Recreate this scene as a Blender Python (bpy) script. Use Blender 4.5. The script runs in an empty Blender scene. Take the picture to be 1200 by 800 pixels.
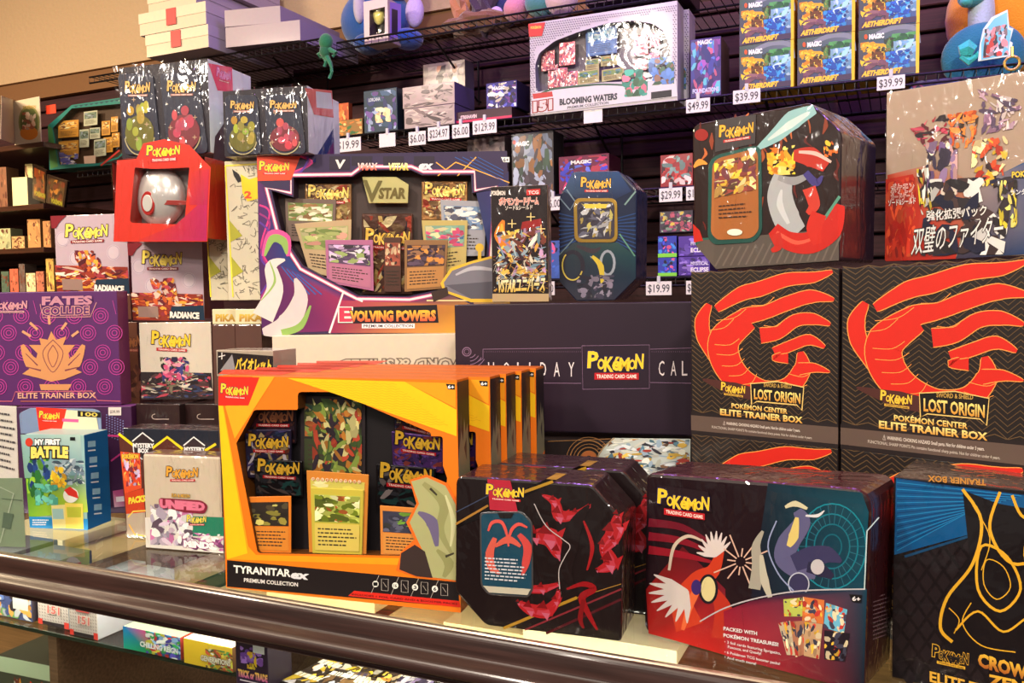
import bpy, bmesh, math, random
import numpy as np
from mathutils import Vector
from mathutils.geometry import tessellate_polygon

# ------------------------------------------------------------------ camera
SC = bpy.context.scene
F = 1000.0
CAM = np.array([0.0, 0.0, 1.39])
def cam_axes(yaw=24.4, pitch=-3.1, roll=0.8):
    y, p, a = [math.radians(v) for v in (yaw, pitch, roll)]
    f = np.array([-math.sin(y)*math.cos(p), math.cos(y)*math.cos(p), math.sin(p)])
    r = np.array([math.cos(y), math.sin(y), 0.0]); u = np.cross(r, f)
    return r*math.cos(a)-u*math.sin(a), r*math.sin(a)+u*math.cos(a), f
CI, CJ, CK = cam_axes()
cd = bpy.data.cameras.new('camera'); cd.sensor_width = 36.0; cd.lens = 30.0
cd.clip_start = 0.02
co = bpy.data.objects.new('camera', cd); SC.collection.objects.link(co)
from mathutils import Matrix
co.matrix_world = Matrix(((CI[0], CJ[0], -CK[0], CAM[0]), (CI[1], CJ[1], -CK[1], CAM[1]),
                          (CI[2], CJ[2], -CK[2], CAM[2]), (0, 0, 0, 1)))
SC.camera = co

# ------------------------------------------------------------------ world, lights, exposure
w = bpy.data.worlds.new('world'); SC.world = w; w.use_nodes = True
w.node_tree.nodes['Background'].inputs[0].default_value = (1.0, 0.86, 0.74, 1)
w.node_tree.nodes['Background'].inputs[1].default_value = 0.13
SC.view_settings.view_transform = 'Standard'
SC.view_settings.look = 'None'
SC.view_settings.exposure = 0.42
SC.view_settings.gamma = 1.0
def area(name, loc, size, energy, col, rot=(0, 0, 0), sy=None):
    l = bpy.data.lights.new(name, 'AREA'); l.energy = energy; l.color = col
    l.shape = 'RECTANGLE'; l.size = size; l.size_y = sy or size
    o = bpy.data.objects.new(name, l); SC.collection.objects.link(o)
    o.location = loc; o.rotation_euler = rot
    return o
WARM = (1.0, 0.88, 0.74)
area('ceiling_light', (-1.3, -0.6, 2.85), 0.25, 34, WARM, (math.radians(35), 0, 0), 0.3)
area('ceiling_light', (0.6, -0.6, 2.85), 0.25, 30, WARM, (math.radians(35), 0, 0), 0.3)
area('ceiling_light', (-2.5, -0.1, 2.7), 0.3, 38, (1.0, 0.80, 0.58), (math.radians(28), 0, 0), 0.3)
area('ceiling_light', (-3.3, .8, 2.5), 0.25, 24, (1.0, 0.74, 0.46), (math.radians(20), 0, 0), 0.3)
area('ceiling_light', (0.9, 0.6, 2.8), 0.2, 10, WARM, (math.radians(15), 0, 0), 0.2)
for tx, ty in ((-2.6, -1.6), (-1.5, -2.3), (-.4, -2.5), (.7, -2.2), (1.6, -1.4), (.1, -1.5)):
    area('glint_light', (tx, ty, 2.55), 0.09, 7, (1.0, 0.90, 0.78), (math.radians(50), 0, 0), 0.09)  # small unseen lamps added behind the camera to raise glints on the wrap
area('led_strip_light', (-0.2, 1.75, 2.72), 2.2, 12, (0.48, 0.22, 1.0), (math.radians(15), 0, 0), 0.05)
area('case_light', (-0.9, .92, 0.975), 3.2, 11, (1.0, 0.92, 0.76), (math.radians(25), 0, 0), 0.03)

# ------------------------------------------------------------------ pixel helpers (1200 x 800 frame)
def ray(x, y): return CK + CI*(x-600)/F - CJ*(y-400)/F
def onz(p, z): d = ray(*p); return CAM + d*(z-CAM[2])/d[2]
def ony(p, Y): d = ray(*p); return CAM + d*(Y-CAM[1])/d[1]
def atd(p, dep): return CAM + ray(*p)*dep
class Plane:
    def __init__(s, o, n): s.o = np.array(o, float); s.n = np.array(n, float)/np.linalg.norm(n)
    def p(s, x, y):
        d = ray(x, y); t = np.dot(s.o-CAM, s.n)/np.dot(d, s.n); return CAM + d*t
    def off(s, k): return Plane(s.o + s.n*k, s.n)
def lin(c):
    out = []
    for v in c[:3]:
        v = max(0, min(255, v))/255.0
        out.append(v/12.92 if v <= .04045 else ((v+.055)/1.055)**2.4)
    return tuple(out)+(1.0,)

# ------------------------------------------------------------------ materials
MATS = {}
def mat(kind):
    if kind in MATS: return MATS[kind]
    m = bpy.data.materials.new(kind); m.use_nodes = True; MATS[kind] = m
    nt = m.node_tree; b = nt.nodes['Principled BSDF']; L = nt.links.new
    def N(t, **k):
        n = nt.nodes.new(t)
        for a, v in k.items(): setattr(n, a, v)
        return n
    attr = N('ShaderNodeAttribute', attribute_name='Col')
    tc = N('ShaderNodeTexCoord')
    noise = N('ShaderNodeTexNoise'); noise.inputs['Scale'].default_value = 90; noise.inputs['Detail'].default_value = 3
    L(tc.outputs['Object'], noise.inputs['Vector'])
    def bump(scale, strength, dist, stretch=None, detail=2.0, target='Coat Normal', distort=0.0):
        n2 = N('ShaderNodeTexNoise'); n2.inputs['Scale'].default_value = scale; n2.inputs['Detail'].default_value = detail
        n2.inputs['Distortion'].default_value = distort
        mp = N('ShaderNodeMapping'); L(tc.outputs['Object'], mp.inputs['Vector'])
        if stretch: mp.inputs['Scale'].default_value = stretch
        L(mp.outputs[0], n2.inputs['Vector'])
        bp = N('ShaderNodeBump'); bp.inputs['Strength'].default_value = strength; bp.inputs['Distance'].default_value = dist
        L(n2.outputs['Fac'], bp.inputs['Height']); L(bp.outputs[0], b.inputs[target])
    mixc = N('ShaderNodeMix', data_type='RGBA', blend_type='MULTIPLY'); mixc.inputs[0].default_value = 0.12
    L(attr.outputs['Color'], mixc.inputs[6]); L(noise.outputs['Color'], mixc.inputs[7])
    L(mixc.outputs[2], b.inputs['Base Color'])
    if kind == 'print': b.inputs['Roughness'].default_value = .5; b.inputs['Specular IOR Level'].default_value = .35; b.inputs['Coat Weight'].default_value = .12; b.inputs['Coat Roughness'].default_value = .12
    if kind == 'matte': b.inputs['Roughness'].default_value = .8
    if kind == 'wrap':
        b.inputs['Roughness'].default_value = .35; b.inputs['Coat Weight'].default_value = 1.0
        b.inputs['Coat Roughness'].default_value = .05; b.inputs['Specular IOR Level'].default_value = .25
        bump(26, .5, .006, (1.0, 1.0, .4), 2.5, distort=1.2)
    if kind == 'tin':
        b.inputs['Metallic'].default_value = .35; b.inputs['Roughness'].default_value = .25
        b.inputs['Coat Weight'].default_value = 1.0; b.inputs['Coat Roughness'].default_value = .05
        bump(16, .35, .004, (1, 1, .6), 2, distort=.4)
    if kind == 'foil': b.inputs['Metallic'].default_value = .55; b.inputs['Roughness'].default_value = .28; bump(70, .4, .003, None, 2, 'Normal')
    if kind == 'gold': b.inputs['Metallic'].default_value = .6; b.inputs['Roughness'].default_value = .3
    if kind == 'metal': b.inputs['Metallic'].default_value = .9; b.inputs['Roughness'].default_value = .28
    if kind == 'wire': b.inputs['Metallic'].default_value = .3; b.inputs['Roughness'].default_value = .4
    if kind == 'plush': b.inputs['Roughness'].default_value = .95; b.inputs['Sheen Weight'].default_value = .5; bump(260, .5, .004, None, 2, 'Normal')
    if kind == 'plaster': b.inputs['Roughness'].default_value = .9; bump(60, .35, .01, None, 5, 'Normal')
    if kind in ('wood', 'slatwood'):
        b.inputs['Roughness'].default_value = .36 if kind == 'wood' else .75
        b.inputs['Coat Weight'].default_value = .35 if kind == 'wood' else .05; b.inputs['Coat Roughness'].default_value = .12
        mp = N('ShaderNodeMapping'); L(tc.outputs['Object'], mp.inputs['Vector']); mp.inputs['Scale'].default_value = (2.5, 60, 60)
        n3 = N('ShaderNodeTexNoise'); n3.inputs['Scale'].default_value = 3; n3.inputs['Detail'].default_value = 6
        L(mp.outputs[0], n3.inputs['Vector'])
        cr = N('ShaderNodeMapRange'); cr.inputs[1].default_value = .3; cr.inputs[2].default_value = .7; cr.inputs[3].default_value = .55; cr.inputs[4].default_value = 1.25
        L(n3.outputs['Fac'], cr.inputs[0])
        mm = N('ShaderNodeMix', data_type='RGBA', blend_type='MULTIPLY'); mm.inputs[0].default_value = 1
        L(attr.outputs['Color'], mm.inputs[6]); L(cr.outputs[0], mm.inputs[7]); L(mm.outputs[2], b.inputs['Base Color'])
    if kind in ('film', 'glass'):
        nt.nodes.remove(b); out = [n for n in nt.nodes if n.type == 'OUTPUT_MATERIAL'][0]
        tr = N('ShaderNodeBsdfTransparent'); gl = N('ShaderNodeBsdfGlossy'); mx = N('ShaderNodeMixShader'); fr = N('ShaderNodeFresnel')
        fr.inputs[0].default_value = 1.5; gl.inputs['Roughness'].default_value = .02 if kind == 'glass' else .08
        tr.inputs[0].default_value = (.93, .97, .94, 1) if kind == 'glass' else (.97, .97, .97, 1)
        ge = N('ShaderNodeNewGeometry'); mt = N('ShaderNodeMath', operation='SUBTRACT'); mt.use_clamp = True
        L(fr.outputs[0], mt.inputs[0]); L(ge.outputs['Backfacing'], mt.inputs[1]); L(mt.outputs[0], mx.inputs[0]); L(tr.outputs[0], mx.inputs[1]); L(gl.outputs[0], mx.inputs[2]); L(mx.outputs[0], out.inputs[0])
        if kind == 'film':
            n2 = N('ShaderNodeTexNoise'); n2.inputs['Scale'].default_value = 22; n2.inputs['Distortion'].default_value = .8
            L(tc.outputs['Object'], n2.inputs['Vector'])
            bp = N('ShaderNodeBump'); bp.inputs['Strength'].default_value = .5; bp.inputs['Distance'].default_value = .006
            L(n2.outputs['Fac'], bp.inputs['Height']); L(bp.outputs[0], gl.inputs['Normal'])
    if kind == 'glow':
        b.inputs['Emission Strength'].default_value = 3; L(attr.outputs['Color'], b.inputs['Emission Color'])
    return m

# ------------------------------------------------------------------ mesh building
class MB:
    def __init__(s): s.v = []; s.f = []; s.c = []; s.smooth = False
    def add(s, pts, faces, cols):
        k = len(s.v); s.v += [tuple(p) for p in pts]
        for i, f in enumerate(faces):
            s.f.append([a+k for a in f]); c = cols[i] if isinstance(cols, list) else cols
            s.c.append(c)
    def build(s, name, parent=None, m='print', root=None):
        if not s.v: return None
        me = bpy.data.meshes.new(name)
        org = np.array(rootloc(parent)) if parent is not None else np.array(root if root is not None else np.mean(np.array(s.v), axis=0))
        me.from_pydata([tuple(np.array(p)-org) for p in s.v], [], s.f)
        ca = me.color_attributes.new('Col', 'FLOAT_COLOR', 'CORNER')
        buf = []
        for f, c in zip(s.f, s.c):
            if isinstance(c[0], (tuple, list)):
                for q in c: buf += lin(q)
            else:
                l = lin(c); buf += l*len(f)
        ca.data.foreach_set('color', buf)
        me.materials.append(mat(m))
        if s.smooth: me.shade_smooth()
        o = bpy.data.objects.new(name, me); SC.collection.objects.link(o)
        if parent is not None: o.parent = parent
        else: o.location = tuple(org)
        return o
def rootloc(o):
    while o.parent is not None: o = o.parent
    return tuple(o.location)
def tag(o, label, cat=None, group=None, kind=None):
    if label: o['label'] = label
    if cat: o['category'] = cat
    if group: o['group'] = group
    if kind: o['kind'] = kind
    return o
def empty(name, loc, label, cat, group=None):
    o = bpy.data.objects.new(name, None); SC.collection.objects.link(o); o.location = tuple(loc); o.empty_display_size = .02
    return tag(o, label, cat, group)
def copy_tree(o, delta, label=None, parent=None):
    c = o.copy(); SC.collection.objects.link(c)
    if parent is not None: c.parent = parent
    else: c.location = tuple(np.array(o.location)+np.array(delta))
    if label: c['label'] = label
    for ch in o.children: copy_tree(ch, (0, 0, 0), None, c)
    return c

def bm_to_mb(bm, mb, colf):
    bm.normal_update(); bm.verts.index_update()
    mb.add([v.co[:] for v in bm.verts], [[v.index for v in f.verts] for f in bm.faces], [colf(f) for f in bm.faces])
def prism(mb, pts, vec, bev=0.001, front=(128, 128, 128), side=None, top=None, right=None, seg=2, back=None):
    """closed outline pts (3D, seen from the front) pushed back along vec"""
    side = side or front; bm = bmesh.new(); vec = np.array(vec)
    a = [bm.verts.new(tuple(p)) for p in pts]; b = [bm.verts.new(tuple(np.array(p)+vec)) for p in pts]
    f0 = bm.faces.new(a); n = len(a)
    for i in range(n): bm.faces.new([a[i], b[i], b[(i+1) % n], a[(i+1) % n]])
    bm.faces.new(list(reversed(b)))
    bmesh.ops.recalc_face_normals(bm, faces=bm.faces)
    bm.normal_update(); fn = Vector(tuple(-vec/np.linalg.norm(vec))); rt = Vector((-fn[1], fn[0], 0))
    if bev > 0:
        if n <= 8: geom = list(bm.edges)
        else:
            fe = set(f0.edges)
            geom = [e for e in bm.edges if e in fe]
        bmesh.ops.bevel(bm, geom=geom, offset=bev, segments=seg, affect='EDGES', profile=.5, clamp_overlap=True)
        bm.normal_update()
    def cf(f):
        if f.normal.dot(fn) > .8: return front
        if top is not None and f.normal.z > .8: return top
        if right is not None and f.normal.dot(rt) > .8: return right
        return side
    bm_to_mb(bm, mb, cf); bm.free()
def boxmb(mb, x0, y0, z0, x1, y1, z1, col, bev=0.0, **k):
    prism(mb, [(x0, y0, z0), (x1, y0, z0), (x1, y0, z1), (x0, y0, z1)], (0, y1-y0, 0), bev, col, **k)
def tube(mb, pts, r, col, seg=6):
    pts = [np.array(p, float) for p in pts]; rings = []
    for i, p in enumerate(pts):
        t = pts[min(i+1, len(pts)-1)]-pts[max(i-1, 0)]; t = t/np.linalg.norm(t)
        a = np.cross(t, [0, 0, 1.0]);
        if np.linalg.norm(a) < .1: a = np.cross(t, [0, 1.0, 0])
        a /= np.linalg.norm(a); b = np.cross(t, a)
        rr = r[i] if isinstance(r, (list, tuple)) else r
        rings.append([p+(a*math.cos(k*2*math.pi/seg)+b*math.sin(k*2*math.pi/seg))*rr for k in range(seg)])
    vs = [q for rg in rings for q in rg]; fs = []
    for i in range(len(pts)-1):
        for k in range(seg):
            fs.append([i*seg+k, i*seg+(k+1) % seg, (i+1)*seg+(k+1) % seg, (i+1)*seg+k])
    fs.append(list(range(seg))[::-1]); fs.append([(len(pts)-1)*seg+k for k in range(seg)])
    mb.add(vs, fs, col)
def ellipsoid(mb, c, r, col, seg=24, rings=14, f=None):
    vs = []; fs = []
    for i in range(rings+1):
        th = math.pi*i/rings
        for k in range(seg):
            ph = 2*math.pi*k/seg; d = np.array([math.sin(th)*math.cos(ph), math.sin(th)*math.sin(ph), math.cos(th)])
            s = f(d) if f else 1.0
            vs.append(np.array(c)+d*np.array(r)*s)
    for i in range(rings):
        for k in range(seg): fs.append([i*seg+k, (i+1)*seg+k, (i+1)*seg+(k+1) % seg, i*seg+(k+1) % seg])
    mb.add(vs, fs, col); mb.smooth = True

# ------------------------------------------------------------------ text
TCACHE = {}
def glyphs(s, off=0.0, bold=0.0):
    k = (s, off+bold)
    if k in TCACHE: return TCACHE[k]
    cu = bpy.data.curves.new('t', 'FONT'); cu.body = s; cu.size = 1; cu.resolution_u = 2; cu.offset = off+bold; cu.fill_mode = 'FRONT'
    o = bpy.data.objects.new('t', cu); SC.collection.objects.link(o)
    me = o.to_mesh()
    vs = [(v.co.x, v.co.y) for v in me.vertices]; fs = [list(p.vertices) for p in me.polygons]
    o.to_mesh_clear(); bpy.data.objects.remove(o); bpy.data.curves.remove(cu)
    if not vs: vs = [(0, 0), (1, 0), (1, 1)]; fs = []
    TCACHE[k] = (vs, fs); return TCACHE[k]
def crom(pts, n=6, closed=False):
    P = [np.array(p, float) for p in pts]; out = []
    m = len(P); rng = range(m if closed else m-1)
    for i in rng:
        p0 = P[(i-1) % m] if closed else P[max(i-1, 0)]; p1 = P[i]; p2 = P[(i+1) % m]; p3 = P[(i+2) % m] if closed else P[min(i+2, m-1)]
        for k in range(n):
            t = k/n; out.append(.5*((2*p1)+(-p0+p2)*t+(2*p0-5*p1+4*p2-p3)*t*t+(-p0+3*p1-3*p2+p3)*t**3))
    if not closed: out.append(P[-1])
    return out
class Painter(MB):
    """flat print laid on a real face: every shape is a thin layer of ink geometry"""
    STEP = 4e-6
    def __init__(s, plane, base=0.0003): super().__init__(); s.pl = plane; s.k = base; s.cuts = []; s.lock = False
    def _n(s): s.k += s.STEP; return s.pl.off(s.k)
    def poly(s, pts, col):
        pl = s._n(); v = [pl.p(*p[:2]) for p in pts]
        if len(v) <= 4 and isinstance(col[0], (tuple, list)): s.add(v, [list(range(len(v)))], [tuple(col)]); return
        tri = tessellate_polygon([[Vector((p[0], p[1], 0)) for p in pts]])
        if isinstance(col[0], (tuple, list)): s.add(v, [list(t) for t in tri], [tuple(col[i] for i in t) for t in tri])
        else: s.add(v, [list(t) for t in tri], col)
    def rect(s, x0, y0, x1, y1, col): s.poly([(x0, y0), (x1, y0), (x1, y1), (x0, y1)], col)
    def ell(s, cx, cy, rx, ry, col, n=20, rot=0.0):
        c, d = math.cos(rot), math.sin(rot)
        s.poly([(cx+rx*math.cos(a)*c-ry*math.sin(a)*d, cy+rx*math.cos(a)*d+ry*math.sin(a)*c) for a in [2*math.pi*i/n for i in range(n)]], col)
    def line(s, pts, wd, col, closed=False, wds=None):
        pl = s._n(); P = [np.array(p, float) for p in pts]
        if closed: P = P+[P[0]]
        vs = []; n = len(P)
        for i, p in enumerate(P):
            if closed and i in (0, n-1): t = P[1]-P[n-2]
            else: t = P[min(i+1, n-1)]-P[max(i-1, 0)]
            L = np.linalg.norm(t) or 1; t = t/L; q = np.array([-t[1], t[0]])*(wds[i] if wds else wd)/2
            vs += [pl.p(*(p+q)), pl.p(*(p-q))]
        s.add(vs, [[2*i, 2*i+1, 2*i+3, 2*i+2] for i in range(n-1)], col)
    def ring(s, cx, cy, rx, ry, wd, col, n=24, a0=0, a1=2*math.pi):
        full = abs(a1-a0-2*math.pi) < 1e-6
        pts = [(cx+rx*math.cos(a0+(a1-a0)*i/n), cy+ry*math.sin(a0+(a1-a0)*i/n)) for i in range(n if full else n+1)]
        s.line(pts, wd, col, closed=full)
    def ribbon(s, pts, wds, col, edge=None, ew=1.5, n=6):
        P = crom(pts, n); m = len(P); W = [np.interp(i/(m-1), np.linspace(0, 1, len(wds)), wds) for i in range(m)]
        if edge: s.line(P, 0, edge, wds=[x+ew*2 if 0 < i < m-1 else x+ew for i, x in enumerate(W)])
        s.line(P, 0, col, wds=W)
    def text(s, t, x0, y0, x1, y1, h, col, bold=0.012, outline=None, ow=0.05, shear=0.0, arc=0.0, h1=None):
        if not s.lock: s.cuts.append((len(s.v), len(s.f)))
        if h1 is None: h1 = h
        vs0, _ = glyphs(t, 0, 0.0)
        xs = [v[0] for v in vs0]; mn, mx = min(xs), max(xs); W = (mx-mn) or 1
        def put(off, c):
            vs, fs = glyphs(t, off); pl = s._n(); out = []
            for (a, b) in vs:
                k = (a-mn)/W; hh = h+(h1-h)*k
                out.append(pl.p(x0+(x1-x0)*k+shear*b/.72*hh, y0+(y1-y0)*k-b/.72*hh-arc*4*k*(1-k)))
            s.add(out, fs, c)
        if outline: put(ow+bold, outline)
        if isinstance(col[0], (tuple, list)):      # top / bottom two-tone
            vs, fs = glyphs(t, bold); pl = s._n(); out = []
            for (a, b) in vs:
                k = (a-mn)/W; hh = h+(h1-h)*k
                out.append(pl.p(x0+(x1-x0)*k+shear*b/.72*hh, y0+(y1-y0)*k-b/.72*hh-arc*4*k*(1-k)))
            def cc(b): q = max(0, min(1, b/.72)); return tuple(col[1][i]+(col[0][i]-col[1][i])*q for i in range(3))
            s.add(out, fs, [tuple(cc(vs[i][1]) for i in f) for f in fs])
        else: put(bold, col)
    def logo(s, x0, y0, x1, y1, h, col=(255, 208, 50), out=(24, 32, 80), bar=(190, 25, 35), bart=(255, 235, 225), barh=None, flat=False, tcg=True):
        """the game's wordmark: wobbling yellow capitals over a red ribbon. y0,y1 = baseline"""
        s.cuts.append((len(s.v), len(s.f))); s.lock = True
        ws = [.175, .125, .15, .125, .175, .115, .145]; up = [.16, .04, -.10, -.02, -.06, .03, .10]; sc = [1.12, .72, 1.0, .80, .90, .68, 1.0]
        W = x1-x0; t = 0
        for ps in (0, 1):
            t = 0
            for ch, a, u, k in zip('POKéMON', ws, up, sc):
                xa = x0+W*t; xb = x0+W*(t+a*.97); ya = y0+(y1-y0)*t-u*h; yb = y0+(y1-y0)*(t+a)-u*h
                if ch == 'é': k = .95
                if ps == 0: s.text(ch, xa, ya, xb, yb, h*k, out, bold=.08, shear=.05)
                else: s.text(ch, xa, ya, xb, yb, h*k, col, bold=.035, shear=.05)
                t += a
        if tcg:
            bh = barh or h*.28; xa, xb = x0+W*.12, x0+W*.93; g = y1-y0
            ya = y0+g*.12+h*.22; yb = y0+g*.93+h*.22
            if bar: s.poly([(xa, ya), (xb, yb), (xb, yb+bh), (xa, ya+bh)], bar)
            s.text('TRADING CARD GAME', xa+W*.04, ya+bh*.78, xb-W*.04, yb+bh*.78, bh*.55, bart, bold=.02)
        s.lock = False
    def busy(s, quad, n, pal, size=.16, seed=1, asp=1.6, spiky=False):
        """abstract busy illustration: loose painted dabs inside a quad (tl,tr,br,bl)"""
        n = int(n*1.9); size *= .74
        R = random.Random(seed); q = [np.array(p, float) for p in quad]
        def m(u, v): u = min(1, max(0, u)); v = min(1, max(0, v)); return (q[0]*(1-u)+q[1]*u)*(1-v)+(q[3]*(1-u)+q[2]*u)*v
        for i in range(n):
            u, v = R.random(), R.random(); r = size*R.uniform(.4, 1.2); a0 = R.random()*6.28; k = R.randint(5, 9); el = R.uniform(1, asp)
            pts = []
            for j in range(k):
                a = 2*math.pi*j/k; rr = r*(R.uniform(.35, 1.1) if spiky else R.uniform(.7, 1.05))
                dx, dy = rr*math.cos(a)*el, rr*math.sin(a)/el
                pts.append(m(u+dx*math.cos(a0)-dy*math.sin(a0), v+dx*math.sin(a0)+dy*math.cos(a0)))
            c = R.choice(pal); j = R.uniform(.82, 1.15)
            s.poly(pts, tuple(min(255, x*j) for x in c))
    def lines_of_text(s, quad, n, col, seed=3, fill=.5):
        R = random.Random(seed); q = [np.array(p, float) for p in quad]
        def m(u, v): return (q[0]*(1-u)+q[1]*u)*(1-v)+(q[3]*(1-u)+q[2]*u)*v
        for i in range(n):
            v0 = (i+.2)/n; v1 = v0+fill/n; u = 0
            end = R.uniform(.7, 1)
            while u < end:
                L = R.uniform(.04, .14); e = min(end, u+L)
                s.poly([m(u, v0), m(e, v0), m(e, v1), m(u, v1)], col); u += L+.025
def rnd(pts, r, n=4):
    """round the corners of a px outline"""
    out = []; m = len(pts)
    for i in range(m):
        p = np.array(pts[i], float); a = np.array(pts[i-1], float)-p; b = np.array(pts[(i+1) % m], float)-p
        rr = r[i] if isinstance(r, (list, tuple)) else r
        la, lb = np.linalg.norm(a), np.linalg.norm(b); ra = min(rr, la*.45, lb*.45)
        if ra < .3: out.append(tuple(p)); continue
        A = p+a/la*ra; B = p+b/lb*ra
        for k in range(n+1): t = k/n; out.append(tuple((1-t)**2*A+2*t*(1-t)*p+t*t*B))
    return out

# ------------------------------------------------------------------ boxes standing in the shop
class Box:
    """upright carton: bl, br, tl = front-face corners in photo pixels"""
    def __init__(s, name, label, cat, bl, br, tl, d, z=None, dep=None, Y=None, yaw=None, group=None,
                 front=(120, 120, 120), side=None, top=None, right=None, m='print', bev=.0012, outline=None, part='carton', down_to=None, body=True):
        a = onz(bl, z) if z is not None else (atd(bl, dep) if dep is not None else ony(bl, Y))
        if yaw is None: b = onz(br, z); yaw = math.degrees(math.atan2(b[1]-a[1], b[0]-a[0]))
        t = math.radians(yaw); s.u = np.array([math.cos(t), math.sin(t), 0]); s.n = np.array([math.sin(t), -math.cos(t), 0.])
        s.a = a; s.pl = Plane(a, s.n); b = s.pl.p(*br); s.w = float(np.dot(b-a, s.u)); s.h = float(s.pl.p(*tl)[2]-a[2]); s.d = d
        if down_to is not None: s.h += a[2]-down_to; s.a = a = np.array([a[0], a[1], down_to])
        s.z1 = a[2]+s.h
        s.b = a+s.u*s.w; up = np.array([0, 0, s.h])
        base = a+s.u*s.w/2-s.n*d/2
        s.root = empty(name, base, label, cat, group)
        s.side = Plane(s.b, s.u); s.top = Plane(a+up, (0, 0, 1)); s.bottom = Plane(a, (0, 0, 1))
        if body:
            mb = MB()
            pts = [s.pl.p(*p) for p in outline] if outline else [a, s.b, s.b+up, a+up]
            prism(mb, pts, -s.n*d, bev, front, side, top, right)
            s.body = mb.build(part, s.root, m)
    def P(s, off=0.0, base=.0003):
        p = Painter(s.pl.off(off) if off else s.pl, max(base, getattr(s, 'kk', {}).get(round(off, 5), 0)+1e-5)); p.offk = round(off, 5); return p
    def PS(s): return Painter(s.side)
    def PT(s): return Painter(s.top)
    def put(s, p, name='printed_artwork', m='print', label=None, parent=None):
        if 'lettering' in name and len(p.cuts) > 1:
            cs = [(0, 0)]+p.cuts[1:]+[(len(p.v), len(p.f))]
            for (v0, f0), (v1, f1) in zip(cs, cs[1:]):
                if f1 == f0: continue
                q = MB(); q.v = p.v[v0:v1]; q.f = [[i-v0 for i in f] for f in p.f[f0:f1]]; q.c = p.c[f0:f1]
                o = q.build(name, parent or s.root, m)
        else: o = p.build(name, parent or s.root, m)
        if hasattr(p, 'offk'):
            if not hasattr(s, 'kk'): s.kk = {}
            s.kk[p.offk] = max(s.kk.get(p.offk, 0), p.k)
        if o and label: o['label'] = label
        return o
    def slab(s, pts, off, th, col, name, m='print', parent=None, side=None, bev=.0008, label=None):
        """flat piece whose front lies `off` metres from the front plane"""
        pl = s.pl.off(off); mb = MB(); prism(mb, [pl.p(*p) for p in pts], -s.n*th, bev, col, side)
        o = mb.build(name, parent or s.root, m)
        if label: o['label'] = label
        return o
    def frame(s, hole, depth, col, m='print', name='window_frame', outer=None, inner=None, tray=(24, 20, 24), boxy=False):
        """front panel with a cut-out, walls of the cut-out, and the dark tray behind"""
        up = np.array([0, 0, s.h]); out3 = [s.pl.p(*p) for p in outer] if outer else [s.a, s.b, s.b+up, s.a+up]
        h3 = [s.pl.p(*p) for p in hole]
        def uv(p): return Vector((float(np.dot(p-s.a, s.u)), float(p[2]-s.a[2]), 0))
        tri = tessellate_polygon([[uv(p) for p in out3], [uv(p) for p in h3]])
        mb = MB(); mb.add(out3+h3, [list(t) for t in tri], col)
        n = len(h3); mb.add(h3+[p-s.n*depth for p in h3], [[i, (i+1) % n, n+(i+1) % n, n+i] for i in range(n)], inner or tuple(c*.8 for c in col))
        o = mb.build(name, s.root, m)
        if boxy: mb2 = MB(); prism(mb2, out3, -s.n*.002, 0, col); mb2.build('backing_panel', s.root, m) if False else None; out3 = [s.a, s.b, s.b+up, s.a+up]
        k = MB(); n0 = s.n*depth
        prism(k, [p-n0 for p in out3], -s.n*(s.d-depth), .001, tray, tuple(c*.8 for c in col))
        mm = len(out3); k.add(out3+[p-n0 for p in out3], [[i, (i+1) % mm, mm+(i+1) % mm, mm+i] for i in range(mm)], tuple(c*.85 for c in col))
        k.build('tray', s.root, m)
        pane = MB(); hp = [p-s.n*.0012 for p in h3]; t2 = tessellate_polygon([[uv(p) for p in hp]])
        pane.add(hp, [list(t) for t in t2], (255, 255, 255)); pane.build('clear_window', s.root, 'film')
        return o
def squad(b, u, v):
    d = b.b-b.n*b.d*u+np.array([0, 0, b.h*(1-v)])-CAM; z = np.dot(d, CK); return (600+F*np.dot(d, CI)/z, 400-F*np.dot(d, CJ)/z)
def shrink_film(b, amp=.0012, cell=(.006, .018), seed=1, off=.0022, shear=.25, name='shrink_film', v0=0., v1=1.):
    """crinkled clear wrap: a thin faceted sheet lying over the front of its carton"""
    R = random.Random(seed); nx = max(4, int(b.w/cell[0])); nv = max(3, int(b.h*(v1-v0)/cell[1])); vs = []; fs = []
    for j in range(nv+1):
        for i in range(nx+1):
            u = i/nx; v = v0+(v1-v0)*j/nv; edge = max(0, v-.8)*5+max(0, abs(u-.5)-.42)*6
            x = b.w*u+(R.uniform(-.4, .4)*cell[0]+shear*(R.random()-.5)*cell[1] if 0 < i < nx else 0); z = b.h*v+(R.uniform(-.35, .35)*cell[1] if 0 < j < nv else 0)
            vs.append(b.a+b.u*x+np.array([0, 0, z])+b.n*(off+R.random()*amp*(1+1.6*edge)))
    for j in range(nv):
        for i in range(nx):
            a = j*(nx+1)+i; q = (a, a+1, a+nx+2, a+nx+1)
            if R.random() < .5: fs += [[q[0], q[1], q[2]], [q[0], q[2], q[3]]]
            else: fs += [[q[0], q[1], q[3]], [q[1], q[2], q[3]]]
    m = MB(); m.add(vs, fs, (255, 255, 255)); return m.build(name, b.root, 'film')
def proj(P):
    d = np.array(P)-CAM; z = np.dot(d, CK); return (600+F*np.dot(d, CI)/z, 400-F*np.dot(d, CJ)/z)
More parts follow.
